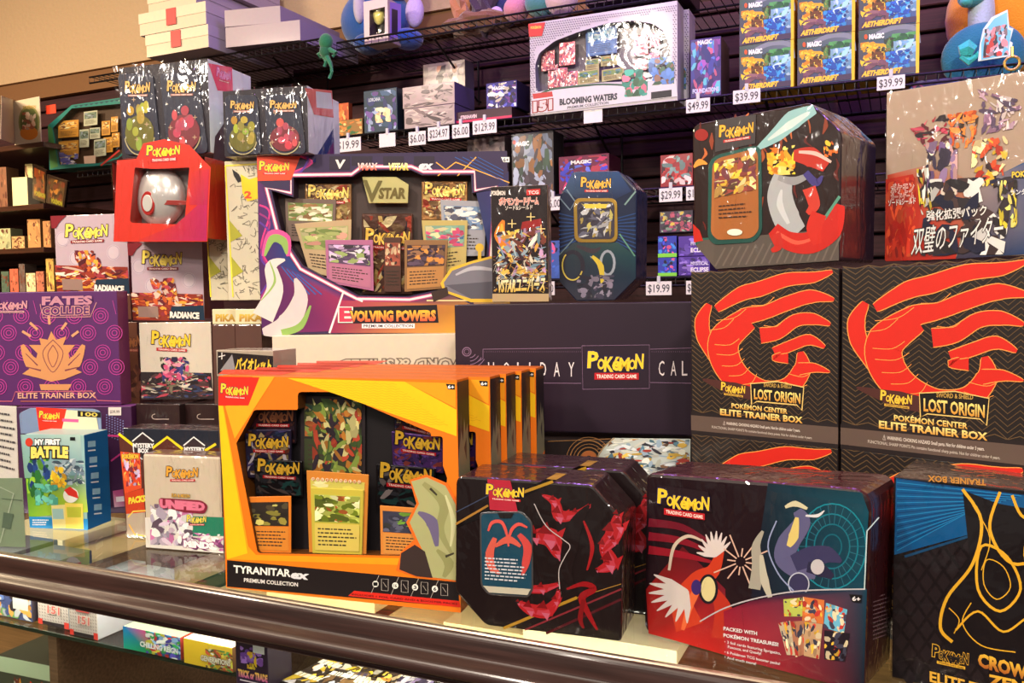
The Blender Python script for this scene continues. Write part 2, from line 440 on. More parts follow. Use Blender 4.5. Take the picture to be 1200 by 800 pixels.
def card(bx, q, off, border, art, seed=1, name='promo_card', textcol=(60, 50, 40), lower=None, dense=26, title=None):
    """trading card / booster pack face: q = tl,tr,br,bl px"""
    o = bx.slab([q[3], q[2], q[1], q[0]], off, .0015, border, name)
    p = bx.P(off); Q = [np.array(v, float) for v in q]
    def m(u, v): return (Q[0]*(1-u)+Q[1]*u)*(1-v)+(Q[3]*(1-u)+Q[2]*u)*v
    p.poly([m(.06, .1), m(.94, .1), m(.94, .52), m(.06, .52)], art[0])
    p.busy([m(.07, .11), m(.93, .11), m(.93, .51), m(.07, .51)], dense, art, .2, seed)
    if lower: p.poly([m(.06, .54), m(.94, .54), m(.94, .95), m(.06, .95)], lower)
    p.lines_of_text([m(.12, .6), m(.9, .6), m(.9, .9), m(.12, .9)], 5, textcol, seed, .35)
    if title: a = m(.08, .085); b = m(.55, .085); p.text(title, a[0], a[1], b[0], b[1], max(2.0, (Q[3][1]-Q[0][1])*.055), textcol)
    p.build('card_print', o, 'print'); return o
def pack(bx, q, off, base, pal, seed, logo=True, m='foil', col=(240, 190, 60), dark=(20, 16, 28)):
    o = bx.slab([q[3], q[2], q[1], q[0]], off, .004, base, 'booster_pack', m, bev=.0015)
    p = bx.P(off); Q = [np.array(v, float) for v in q]
    def mm(u, v): return (Q[0]*(1-u)+Q[1]*u)*(1-v)+(Q[3]*(1-u)+Q[2]*u)*v
    p.busy([mm(.03, .03), mm(.97, .03), mm(.97, .97), mm(.03, .97)], 40, pal, .17, seed, 2.5, True)
    if logo:
        a = mm(.08, .36); b = mm(.92, .38); p.logo(a[0], a[1], b[0], b[1], (b[0]-a[0])*.27, col, dark)
    p.build('pack_print', o, m); return o

# ================================================================== THE SETTING
YW = 2.5
fl = MB(); fl.add([(-6, -3, 0), (3, -3, 0), (3, 2.6, 0), (-6, 2.6, 0)], [[0, 1, 2, 3]], (70, 52, 44)); tag(fl.build('floor', None, 'matte'), 'dark worn shop floor', kind='structure')
ce = MB(); ce.add([(-6, -3, 2.95), (-6, 2.6, 2.95), (3, 2.6, 2.95), (3, -3, 2.95)], [[0, 1, 2, 3]], (176, 150, 124)); tag(ce.build('ceiling', None, 'plaster'), 'beige plaster ceiling', kind='structure')
ztop = float(ony((0, 105), YW)[2]); zlow = float(ony((60, 122), YW)[2])
wb = MB(); boxmb(wb, -6, YW+.02, 0, 3, YW+.12, 2.95, (22, 10, 14)); wall = tag(wb.build('wall_back', None, 'matte'), 'slatted dark maroon shop wall below a beige plaster band', kind='structure')
ub = MB(); boxmb(ub, -6, YW-.05, ztop, 3, YW+.02, 2.95, (206, 176, 138)); ub.build('plaster_band', wall, 'plaster')
tb = MB(); boxmb(tb, -6, YW-.035, ztop-.075, 3, YW+.02, ztop-.002, (132, 92, 56)); tb.build('trim_board', wall, 'matte')
zz = .84; k = 0
while zz < ztop-.09:
    s = MB(); z1 = min(zz+.056, ztop-.08)
    prism(s, [(-6, YW-.012, zz), (3, YW-.012, zz), (3, YW-.012, z1), (-6, YW-.012, z1)], (0, .03, 0), .003, (60, 25, 30), seg=1)
    s.build('slat', wall, 'slatwood'); zz += .064
wl = MB(); boxmb(wl, -4.6, -3, 0, -4.5, YW+.1, 2.95, (150, 112, 78)); tag(wl.build('wall_left', None, 'plaster'), 'tan plaster side wall', kind='structure')

# ---- glass display counter
ZS = float(ony((18, 731), .93)[2])
cn = empty('display_counter', (-1.0, 1.25, 0), 'glass topped display counter with rounded dark wooden front rail', 'counter')
g = MB(); boxmb(g, -3.3, .872, .990, 1.3, 1.75, .9995, (220, 235, 225), .001); g.build('glass_top', cn, 'glass')
r = MB(); prof = [(.892, .989), (.892, 1.0035), (.8665, 1.0035), (.8665, .998)]
def extr(mb, prof, x0, x1, col):
    n = len(prof); v = [(x0, a, b) for a, b in prof]+[(x1, a, b) for a, b in prof]
    mb.add(v, [[i, (i+1) % n, n+(i+1) % n, n+i] for i in range(n)]+[list(range(n)), [n+i for i in range(n)][::-1]], col)
extr(r, [(.8715, .989), (.8715, .9995), (.867, .9990), (.865, .996), (.868, .989)], -3.3, 1.3, (188, 170, 150)); r.build('metal_edge', cn, 'metal')
r = MB(); pr = crom([(.868, .9985), (.862, .994), (.859, .984), (.857, .973), (.852, .969), (.843, .964), (.840, .957), (.842, .951), (.850, .947), (.853, .944), (.850, .940), (.868, .937)], 4)
extr(r, [tuple(p) for p in pr], -3.3, 1.3, (52, 32, 29)); r.smooth = False; r.build('wooden_rail', cn, 'wood')
s = MB(); boxmb(s, -3.2, .93, ZS-.006, 1.2, 1.62, ZS, (150, 190, 165), .0008); s.build('glass_shelf', cn, 'glass')
s = MB(); boxmb(s, -3.2, .9285, ZS-.0062, 1.2, .93, ZS-.0002, (30, 58, 44)); s.build('shelf_edge', cn, 'tin')
s = MB(); boxmb(s, -3.3, 1.64, .2, 1.3, 1.66, .985, (150, 104, 62)); s.build('back_panel', cn, 'wood')
s = MB(); boxmb(s, -3.3, .86, .42, 1.3, 1.66, .46, (120, 84, 56)); s.build('case_deck', cn, 'wood')
s = MB(); boxmb(s, -3.3, .86, 0, 1.3, 1.66, .42, (70, 44, 34)); s.build('base_cabinet', cn, 'wood')
s = MB(); boxmb(s, -3.2, .868, .46, 1.2, .872, .93, (230, 240, 235)); s.build('front_glass', cn, 'glass')
for xx in (-3.3, -1.29, 1.28):
    s = MB(); boxmb(s, xx, .95, .46, xx+.02, 1.64, .93, (96, 70, 52)); s.build('divider_panel', cn, 'wood')

# ================================================================== COUNTER TOP, FRONT ROW
YEL, ORA, RED, BLK = (250, 196, 20), (240, 120, 18), (222, 40, 26), (26, 18, 20)
# --- yellow windowed collection boxes
y = Box('collection_box', 'foremost yellow and orange window box with black band, full front showing', 'box', (265, 688), (540, 712), (255, 440), .041, z=1.0, yaw=6.5, body=False)
hole = rnd([(349, 459), (393, 459), (505, 507), (505, 511), (519, 511), (519, 545), (524, 560), (515, 652), (302, 648), (277, 519), (298, 480), (349, 480)], [5, 3, 2, 1, 4, 0, 0, 4, 4, 0, 3, 2])
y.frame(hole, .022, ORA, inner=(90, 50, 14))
p = y.P()
p.poly([(296, 441), (322, 441), (275, 514), (264, 476)], (248, 168, 30))
p.poly([(256, 470), (262, 476), (291, 640), (300, 650), (519, 655), (518, 666), (266, 658)], (246, 160, 24))
p.poly([(256, 475), (261, 476), (290, 648), (266, 655)], YEL)
p.poly([(337, 443), (474, 447), (535, 480), (535, 511), (386, 459)], YEL)
for i in range(17):
    yy = 449+i*3.3; t = i/16.0
    x0 = 350+t*150; x1 = 470+t*60
    if x1-x0 > 12: p.line([(x0+j*5, 446.5+(i*3.1)+(j % 2)*1.5+(j*.12)) for j in range(int((x1-x0)/5))], .5, (228, 168, 12))
p.poly([(474, 447), (534, 449), (534, 478)], (246, 158, 24))
p.poly([(266, 655), (537, 664), (539, 688), (267, 686)], (240, 128, 20))
p.poly([(266, 656), (537, 682), (538, 711), (266, 687)], BLK)
p.poly([(415, 692), (538, 704), (540, 711.5), (408, 698)], RED)
p.poly([(256, 441), (304, 442), (291, 475), (256, 475)], RED)
y.put(p, 'printed_artwork')
p = y.P(); p.logo(259, 461, 290, 463, 9.5); y.put(p, 'game_logo')
p = y.P()
p.text('TYRANITAR', 274, 670.5, 340, 675.5, 8.6, (250, 246, 236), .03); p.text('ex', 341, 677, 359, 678.5, 9, (226, 226, 230), .05, shear=.25)
p.text('PREMIUM COLLECTION', 286, 681.5, 349, 687, 4.6, (240, 236, 230), .02)
p.poly([(522.5, 449.5), (533, 450), (533, 456.5), (525, 456)], (16, 14, 18)); p.text('6+', 525, 455, 532, 455.3, 4, (250, 250, 250), .03)
for i, ch in enumerate(['1', '16', '3', '6']):
    cx = 440+i*23.2; cy = 684+i*1.9
    p.line([(cx-5, cy+11), (cx+4, cy-10)], .5, (190, 180, 170)); p.ell(cx, cy, 3.6, 3.8, (240, 238, 230)); p.text(ch, cx-1.6, cy+2, cx+1.6, cy+2, 4, (20, 20, 20), .03)
    p.line([(cx+7, cy-6), (cx+15, cy-5.5), (cx+15, cy+8), (cx+7, cy+7.5)], .6, (190, 180, 170), closed=True); p.line([(cx+9, cy-2), (cx+13, cy+4)], .6, (170, 160, 150))
p.text('INCLUDES 1 FOIL CARD AND 6 BOOSTER PACKS', 412, 697, 536, 708.5, 2.2, (60, 10, 10), .01)
y.put(p, 'box_lettering')
# contents behind the window
DK = [(30, 22, 40), (70, 40, 60), (120, 90, 60), (40, 50, 80), (90, 40, 30), (150, 130, 90)]
card(y, [(352, 463), (428, 466), (428, 560), (352, 556)], -.019, (38, 30, 34), [(60, 66, 40), (120, 130, 60), (150, 80, 40), (90, 110, 50), (180, 170, 120), (40, 60, 50)], 5, 'picture_card', (60, 50, 40), (52, 60, 36), 50)
p = y.P(-.0185); p.busy([(366, 466), (424, 470), (424, 555), (366, 552)], 70, [(120, 140, 60), (60, 80, 40), (160, 60, 40), (190, 180, 120), (170, 110, 40), (40, 30, 40)], .13, 15, 2); y.put(p, 'card_illustration')
pack(y, [(290, 478), (347, 478), (347, 520), (290, 520)], -.014, (30, 20, 30), [(60, 30, 40), (40, 26, 36), (90, 50, 40)], 2, True, col=(150, 90, 60))
pack(y, [(286, 503), (341, 503), (341, 560), (289, 560)], -.010, (40, 34, 60), DK+[(180, 170, 180), (70, 60, 110)], 3)
pack(y, [(297, 538), (354, 540), (355, 582), (299, 580)], -.006, (20, 16, 20), [(28, 60, 60), (20, 14, 18), (70, 60, 60), (40, 40, 46)], 4)
card(y, [(288, 582), (341, 581), (341, 649), (299, 647)], -.005, (232, 130, 40), [(48, 40, 34), (150, 140, 60), (210, 200, 110), (80, 70, 50)], 6, lower=(226, 140, 50), dense=14)
card(y, [(359, 551), (432, 556), (429, 650), (362, 647)], -.006, (214, 134, 50), [(206, 196, 90), (120, 130, 40), (240, 236, 170), (90, 90, 40), (180, 90, 40)], 8, 'backing_card', lower=(190, 150, 80), dense=10)
card(y, [(364, 571), (426, 574), (424, 650), (366, 648)], -.0035, (206, 190, 70), [(190, 200, 90), (110, 126, 30), (240, 240, 180), (80, 90, 30), (170, 90, 40)], 9, lower=(222, 200, 96), dense=60)
p = y.P(-.0052); 
for i in range(11): p.ell(367+i*5.4, 561+i*.35, 2.1, 2.1, (240, 210, 170), 8); p.text('GALEROWTLEO'[i], 366+i*5.4, 562.5+i*.35, 368.4+i*5.4, 562.5+i*.35, 2.6, (180, 90, 30), .02)
y.put(p, 'badge_row')
pack(y, [(461, 478), (519, 492), (519, 530), (461, 520)], -.016, (34, 24, 40), DK, 12, True, col=(150, 110, 60))
pack(y, [(458, 505), (519, 512), (520, 555), (460, 550)], -.011, (70, 40, 100), [(90, 60, 130), (60, 40, 90), (140, 60, 60), (30, 24, 50)], 13)
pack(y, [(440, 543), (510, 549), (510, 598), (441, 592)], -.007, (20, 16, 22), [(30, 60, 60), (120, 110, 110), (20, 14, 18), (40, 40, 46)], 14)
card(y, [(445, 592), (500, 596), (500, 654), (446, 651)], -.005, (226, 140, 60), [(60, 60, 80), (90, 90, 110), (120, 170, 60), (50, 50, 50)], 16, lower=(224, 150, 70), dense=16)
# pale-green cut-out overlapping the window (plain abstract shape in the place of the figure)
flame = [(480, 562), (500, 556), (524, 566), (537, 590), (539, 640), (538, 682), (487, 676), (464, 668), (470, 646), (486, 632), (476, 612), (488, 590)]
y.slab(flame[::-1], .0008, .0005, (236, 110, 30), 'shaped_cutout_border', bev=0)
p = y.P(.0009)
p.poly([(482, 564), (500, 559), (522, 569), (534, 591), (536, 640), (535, 680), (505, 676), (498, 650), (490, 634), (480, 612), (491, 590)], (172, 172, 120))
p.poly([(470, 648), (486, 638), (498, 646), (507, 677), (488, 675), (468, 667)], (58, 44, 42))
p.ribbon([(496, 566), (520, 590), (516, 620), (530, 650)], [5, 12, 9, 3], (150, 150, 98)); p.ribbon([(490, 600), (506, 612), (512, 640)], [3, 14, 4], (108, 98, 132)); p.ribbon([(522, 580), (531, 610), (528, 640)], [2, 6, 2], (206, 206, 156)); p.ribbon([(512, 644), (526, 660), (520, 676)], [3, 12, 4], (146, 146, 94)); p.ribbon([(504, 572), (512, 580)], [3, 2], (60, 54, 40)); p.ribbon([(522, 652), (532, 648)], [3, 2], (60, 54, 40))
y.put(p, 'shaped_cutout_print')
# side panel art (first box), inherited by the copies
p = y.PS()
S_ = lambda *q: [squad(y, *v) for v in q]
p.poly(S_((.02, .01), (.98, .01), (.98, .5), (.02, .5)), (26, 18, 24)); p.poly(S_((.02, .3), (.3, .14), (.45, .3), (.02, .4)), (60, 50, 56))
p.poly(S_((.02, .34), (.3, .22), (.42, .27), (.55, .17), (.66, .24), (.8, .2), (.95, .3), (.98, .45), (.02, .48)), (120, 116, 92)); p.poly(S_((.5, .3), (.72, .26), (.7, .36)), (60, 54, 50))
p.poly(S_((.02, .46), (.2, .5), (.32, .44), (.5, .52), (.66, .44), (.98, .42), (.98, .99), (.02, .99)), (226, 112, 26)); p.poly(S_((.02, .42), (.2, .46), (.16, .5), (.02, .5)), (90, 84, 76))
y.put(p, 'side_print')
p = y.PS(); p.k = .0008; p.poly(S_((.3, .66), (.62, .64), (.62, .8), (.3, .82)), (40, 30, 34)); p.line(S_((.38, .68), (.54, .79)), 1.6, (180, 190, 200)); p.line(S_((.54, .67), (.38, .8)), 1.6, (180, 190, 200)); p.poly(S_((.75, .66), (.85, .66), (.85, .82), (.75, .82)), (240, 200, 160))
y.put(p, 'side_logo')
pt = y.PT(); pt.poly([(256, 438), (330, 439), (355, 433), (262, 433)], (222, 60, 30)); y.put(pt, 'top_print')
for i, (xr, back) in enumerate(((574, .043), (593, .086), (611, .129), (628, .172))):
    tgt = y.pl.off(-back).p(xr, 450); sh = tgt-(y.b+np.array([0, 0, tgt[2]-y.b[2]]))
    copy_tree(y.root, (sh[0], sh[1], 0), ['yellow window box directly behind the full-front one, second in the row', 'third yellow window box back in the row, only its edge showing', 'fourth yellow window box back in the row, just its dark side showing', 'rearmost yellow window box of the row, beside the dark purple carton'][i])
# --- octagonal black tins
oct1 = rnd([(534, 557), (694, 568), (731, 610), (728, 752), (569, 733), (533, 693)], [10, 6, 7, 5, 6, 6])
t1 = Box('octagonal_tin', 'black octagonal tin with red flame shapes and inset blue card, front of pair', 'tin', (569, 733), (728, 752), (569, 560), .075, z=1.0, outline=oct1[::-1], m='wrap', bev=.003,
         front=(24, 14, 16), side=(40, 18, 20), top=(58, 30, 34), part='tin_body')
p = t1.P()
p.poly([(535, 612), (560, 600), (640, 561), (652, 563), (580, 600), (536, 618)], (18, 10, 12))
p.line([(534, 600), (575, 579)], 1.2, (70, 80, 110)); p.line([(534, 614), (572, 592)], 2.6, (196, 140, 60)); p.line([(612, 577), (648, 564)], 3.5, (210, 160, 50)); p.line([(590, 736), (676, 700)], 3.5, (205, 155, 50)); p.line([(676, 700), (728, 684)], 1, (190, 140, 60))
p.line([(615, 738), (728, 690)], 2.2, (150, 50, 60)); p.line([(640, 742), (728, 702)], 3, (96, 26, 36))
FR = [(206, 40, 48), (226, 70, 90), (150, 22, 30), (232, 110, 140)]
for ptsr, wd in (([(636, 580), (650, 588), (656, 604), (676, 602), (690, 592)], [2, 9, 13, 8, 3]), ([(628, 628), (645, 630), (655, 648), (664, 652)], [14, 20, 12, 3]), ([(724, 604), (718, 626), (708, 640), (716, 660), (700, 668)], [8, 16, 10, 16, 4]),
                 ([(608, 706), (622, 714), (640, 716), (652, 704), (654, 692)], [5, 12, 14, 8, 3]), ([(618, 690), (636, 690), (654, 684)], [8, 9, 3]), ([(706, 646), (720, 634), (727, 616)], [3, 8, 12])):
    p.ribbon(ptsr, [q*1.15 for q in wd], FR[0]); p.ribbon([(a+2, b+1.5) for a, b in ptsr], [q*.45 for q in wd], FR[1]); 
    for j in range(len(ptsr)):
        a, b = ptsr[j]; q = wd[j]; p.poly([(a-q*.8, b-q*.3), (a-q*.2, b-q*.95), (a+q*.1, b-q*.2)], FR[2]); p.poly([(a+q*.2, b-q*.2), (a+q*.9, b-q*.6), (a+q*.5, b+q*.5)], FR[0]); p.poly([(a-q*.4, b+q*.1), (a+q*.1, b+q*.8), (a+q*.3, b+q*.2)], FR[3])
p.ribbon([(690, 592), (676, 612), (668, 640), (664, 668), (672, 690)], [3, 16, 20, 14, 5], (34, 22, 24)); p.ribbon([(684, 610), (694, 640), (688, 668)], [2, 5, 2], (190, 34, 40))
p.line(crom([(626, 590), (640, 616), (660, 632), (668, 640), (662, 652), (655, 668), (656, 690)]), 1.1, (226, 214, 214))
p.ribbon([(664, 690), (684, 684), (696, 690), (682, 700), (690, 720), (700, 738)], [2, 6, 7, 9, 6, 2], (176, 26, 34)); p.ribbon([(684, 702), (680, 724), (684, 736)], [5, 6, 2], (150, 24, 30))
t1.put(p, 'printed_artwork', 'tin')
wq = rnd([(562, 600), (612, 599), (624, 612), (625, 690), (620, 700), (572, 697), (563, 686)], 5)
t1.slab(wq[::-1], .0012, .0012, (150, 150, 156), 'card_window_rim', 'metal', bev=.0004)
t1.slab(rnd([(564, 602), (611, 601), (622, 613), (623, 689), (618, 698), (573, 695), (565, 685)], 5)[::-1], .0016, .0006, (26, 70, 92), 'inset_card', 'wrap', bev=0)
p = t1.P(.0018)
p.ribbon([(572, 622), (577, 612), (588, 612), (594, 626), (596, 640)], [2, 4, 4, 3, 2], (222, 84, 76)); p.ribbon([(618, 618), (608, 614), (600, 620), (596, 632)], [2, 4, 4, 2], (222, 84, 76))
p.ribbon([(580, 630), (574, 648), (576, 664), (586, 672)], [5, 10, 9, 2], (214, 90, 74)); p.ribbon([(608, 626), (618, 640), (616, 660), (612, 674)], [5, 10, 9, 2], (206, 70, 66)); p.ribbon([(580, 640), (596, 632), (610, 640)], [3, 9, 3], (214, 90, 74))
p.lines_of_text([(568, 652), (618, 655), (618, 684), (568, 680)], 7, (214, 214, 220), 4, .4); p.poly([(566, 686), (622, 690), (618, 697), (573, 694)], (196, 190, 170)); p.poly([(583, 601), (602, 601), (599, 607), (586, 607)], (20, 16, 20))
t1.put(p, 'card_print')
p = t1.P(); p.poly([(571, 561), (598, 563), (607, 600), (574, 597)], (180, 34, 56)); p.logo(570, 580, 613, 583, 10.5); t1.put(p, 'game_logo')
p = t1.PT(); p.poly([(578, 557.5), (604, 559), (612, 551), (590, 550)], (220, 60, 96)); p.poly([(640, 561), (652, 562), (664, 555), (652, 554)], (200, 150, 60)); t1.put(p, 'top_print', 'wrap')
t2 = copy_tree(t1.root, t1.n*-.085+t1.u*.018, 'second black octagonal tin close behind the first, mostly its top showing')
# --- red and blue collector's tin
oct2 = rnd([(757, 554), (1021, 574), (1012, 812), (754, 741)], [9, 24, 10, 14])
m1 = Box('lidded_tin', 'large rounded tin, dark red left and blue right, shrink-wrapped at right of counter', 'tin', (754, 741), (1012, 812), (757, 554), .085, z=1.0, outline=oct2[::-1], m='wrap', bev=.004,
         front=(30, 14, 22), side=(54, 20, 26), top=(70, 26, 34), part='tin_body')
p = m1.P()
p.poly([(757, 690), (800, 640), (850, 690), (852, 768), (790, 750), (760, 742)], ((150, 26, 26), (90, 18, 26), (120, 24, 40), (190, 30, 26), (200, 40, 30), (170, 30, 24)))
p.poly([(900, 566), (1010, 577), (1018, 600), (1012, 690), (930, 692), (880, 700)], ((20, 40, 54), (14, 60, 76), (14, 70, 88), (14, 66, 86), (20, 44, 60), (24, 22, 40)))
for r_ in (14, 26, 38, 50): p.ring(975, 640, r_*.8, r_, 1.6, (22, 84+r_, 104+r_), 28)
for i in range(26):
    a = 2*math.pi*i/26; p.line([(975+20*math.cos(a), 640+26*math.sin(a)), (975+40*math.cos(a), 640+50*math.sin(a))], .7, (40, 110, 130))
for i in range(3): p.ribbon([(760, 612+i*16), (800, 618+i*16), (840, 640+i*10)], [10, 8, 2], (110+i*20, 22, 40))
# abstract red-orange swirl with white feather strokes
p.ribbon([(808, 735), (800, 705), (818, 680), (836, 668), (846, 640)], [34, 24, 22, 16, 6], (204, 60, 34)); p.ribbon([(800, 738), (812, 700), (828, 676)], [4, 10, 6], (232, 106, 60))
p.ribbon([(846, 748), (848, 716), (836, 690)], [26, 22, 8], (188, 50, 34)); p.ribbon([(784, 668), (790, 640), (806, 628), (824, 634)], [3, 4, 4, 2], (210, 190, 170))
for i in range(8):
    a = math.radians(150+i*17); p.ribbon([(806, 692), (806+24*math.cos(a), 692-20*math.sin(a)), (806+46*math.cos(a), 692-38*math.sin(a))], [2, 8, 1], (214, 202, 198))
for i in range(9):
    a = math.radians(35+i*17); p.ribbon([(838, 652), (838+12*math.cos(a), 652-16*math.sin(a)), (838+22*math.cos(a), 652-30*math.sin(a))], [2, 5, 1], (222, 208, 206))
p.ell(830, 690, 9, 15, (226, 210, 150)); p.ring(830, 690, 10, 16, 3, (24, 22, 34)); p.ell(816, 688, 6, 9, (60, 40, 110))
for i in range(12):
    a = math.radians(i*30+8); p.line([(868+6*math.cos(a), 658+6*math.sin(a)), (868+(16+(i % 3)*9)*math.cos(a), 658+(16+(i % 3)*9)*math.sin(a))], 1.6, (222, 180, 160))
# abstract indigo / white swirl
p.ribbon([(884, 690), (888, 664), (886, 640), (894, 622)], [14, 14, 10, 3], (170, 164, 150)); p.ribbon([(905, 706), (896, 680), (892, 650)], [3, 10, 4], (196, 190, 170))
p.ribbon([(934, 598), (940, 612), (924, 636), (920, 654), (936, 668), (956, 672)], [10, 20, 26, 24, 20, 12], (96, 94, 134)); p.ribbon([(934, 606), (930, 628), (924, 640)], [4, 12, 5], (226, 204, 120))
p.ribbon([(930, 660), (950, 652), (970, 650), (986, 658)], [20, 24, 20, 3], (60, 58, 96)); p.ribbon([(946, 664), (962, 668), (976, 676)], [12, 16, 6], (44, 42, 70)); p.ell(958, 664, 8, 9, (200, 196, 200)); p.ell(936, 684, 12, 13, (56, 54, 90)); p.ring(936, 684, 12, 13, 1.4, (190, 196, 214))
p.ribbon([(920, 594), (932, 590), (946, 596)], [3, 7, 3], (214, 206, 170)); p.ribbon([(944, 604), (958, 604), (966, 598)], [2, 4, 1], (220, 220, 226)); p.line(crom([(910, 610), (900, 640), (912, 672), (930, 692)]), 1.6, (150, 160, 200))
# bottom panel
p.poly([(848, 716), (880, 704), (930, 694), (1016, 690), (1012, 811), (850, 768)], ((150, 24, 50), (90, 24, 50), (30, 50, 80), (14, 60, 80), (14, 24, 40), (190, 40, 50)))
p.line(crom([(820, 728), (850, 712), (890, 700), (940, 692), (1014, 690)]), 1.6, (196, 190, 196)); p.line([(1013, 690), (1016, 622)], 1.4, (190, 210, 214)); p.line([(1016, 622), (1030, 606)], 1.4, (180, 200, 210))
m1.put(p, 'printed_artwork', 'wrap')
p = m1.P()
for i, (q, c) in enumerate((([(918, 702), (940, 700), (941, 722), (919, 722)], (190, 200, 90)), ([(941, 699), (966, 703), (965, 731), (940, 727)], (220, 120, 60)), ([(968, 706), (993, 714), (989, 742), (965, 735)], (110, 190, 220)), ([(912, 730), (926, 727), (934, 768), (922, 767)], (200, 180, 150)), ([(926, 728), (944, 727), (944, 766), (932, 770)], (180, 120, 90)), ([(942, 728), (964, 731), (960, 772), (942, 768)], (200, 160, 120)), ([(966, 738), (996, 742), (990, 775), (966, 772)], (30, 20, 34)))):
    p.poly(q, c); p.busy(q, 14, [(200, 60, 50), (240, 220, 180), (60, 60, 80), c, (230, 180, 60)], .2, 30+i)
m1.put(p, 'card_fan_print')
p = m1.P(); p.poly([(772, 568), (830, 576), (834, 600), (776, 592)], (30, 10, 22)); p.logo(771, 591, 830, 599, 15, barh=7.5); m1.put(p, 'game_logo')
p = m1.P()
W_ = (240, 236, 236)
p.text('PACKED WITH', 848, 738, 887, 744, 4.2, W_, .03); p.text('POKÉMON TREASURES!', 848, 746, 912, 757, 4.2, W_, .03)
p.text('• 3 foil cards featuring Sprigatito,', 849, 753, 915, 767, 3.2, W_); p.text('Fuecoco, and Quaxly!', 853, 759, 892, 767, 3.2, W_); p.text('• 6 Pokémon TCG booster packs!', 849, 765, 914, 779, 3.2, W_); p.text('• And much more!', 849, 771, 886, 779, 3.2, W_)
p.poly([(995, 696), (1010, 697), (1009, 706), (999, 705)], (16, 14, 18)); p.text('6+', 999, 703.5, 1008, 704.3, 5, W_, .03)
m1.put(p, 'box_lettering')
p = m1.PS(); p.k = .002
p.lines_of_text([(1024, 655), (1044, 650), (1042, 745), (1023, 752)], 20, (110, 84, 92), 5, .3); m1.put(p, 'side_lettering')
# --- black and blue carton with gold line drawing
cz = Box('card_box', 'black carton with blue striped corner and gold outline drawing, right edge of counter', 'box', (1045, 793), (1290, 850), (1050, 558), .10, z=1.0, yaw=-12, m='wrap',
         front=(20, 14, 18), side=(22, 15, 20), top=(66, 50, 44))
p = cz.P()
for i in range(12):
    for j in range(8):
        cx, cy = 1056+j*20+(i % 2)*10, 640+i*14; p.poly([(cx, cy-11), (cx+8, cy), (cx, cy+11), (cx-8, cy)], (32, 24, 28))
p.poly([(1050, 560), (1230, 584), (1230, 600), (1048, 650)], (8, 84, 140))
for i in range(22): p.line([(1051, 561+i*4.0), (1200-i*3, 580+i*.9+0)], 1.0, (30, 130, 190) if i % 2 else (6, 60, 110))
p.line([(1060, 652), (1180, 614)], 3, (18, 70, 110))
G = (236, 176, 44)
# abstract gold loops and facets
def loop(pts, wd, n=5): p.line(crom(pts, n, True), wd, G, closed=True)
p.poly([(1128, 574), (1170, 590), (1230, 600), (1230, 800), (1110, 770), (1100, 720), (1136, 650)], (20, 15, 19))
p.line(crom([(1128, 573), (1150, 610), (1140, 660), (1110, 700), (1102, 735), (1116, 752)]), 3.8, G)
p.line(crom([(1172, 576), (1160, 620), (1186, 660), (1230, 650)]), 3.6, G); p.line(crom([(1186, 580), (1200, 606), (1230, 600)]), 3.4, G)
loop([(1150, 640), (1180, 652), (1196, 690), (1172, 716), (1146, 690)], 3.2); loop([(1156, 656), (1176, 664), (1184, 688), (1168, 702), (1153, 684)], 1.3)
p.line(crom([(1120, 738), (1146, 716), (1176, 740), (1208, 722), (1230, 736)]), 2.6, G); p.line(crom([(1138, 706), (1128, 730), (1150, 756), (1190, 764)]), 1.4, G)
p.line(crom([(1140, 592), (1160, 630), (1150, 668)]), 1.2, G); p.line(crom([(1210, 610), (1200, 650), (1216, 690), (1206, 760)]), 1.6, G); p.line(crom([(1112, 712), (1124, 726), (1118, 742)]), 1.2, G)
cz.put(p, 'printed_artwork', 'wrap')
p = cz.P(); p.logo(1093, 770, 1134, 779, 12, (24, 18, 22), (238, 180, 50), (238, 180, 50), (40, 24, 20)); cz.put(p, 'game_logo')
p = cz.P(); p.text('CROWN', 1147, 780, 1215, 799, 15, ((250, 196, 60), (176, 96, 34)), .05, (16, 10, 12), .06); p.text('ZENITH', 1160, 802, 1236, 818, 12, ((250, 196, 60), (176, 96, 34)), .05)
p.text('ELITE TRAINER BOX', 1090, 798, 1250, 838, 12, (238, 180, 60), .03); cz.put(p, 'box_lettering')
p = cz.PT(); p.text('TRAINER BOX', 1155, 562, 1088, 557, -7, (190, 130, 50), .03); cz.put(p, 'top_lettering')

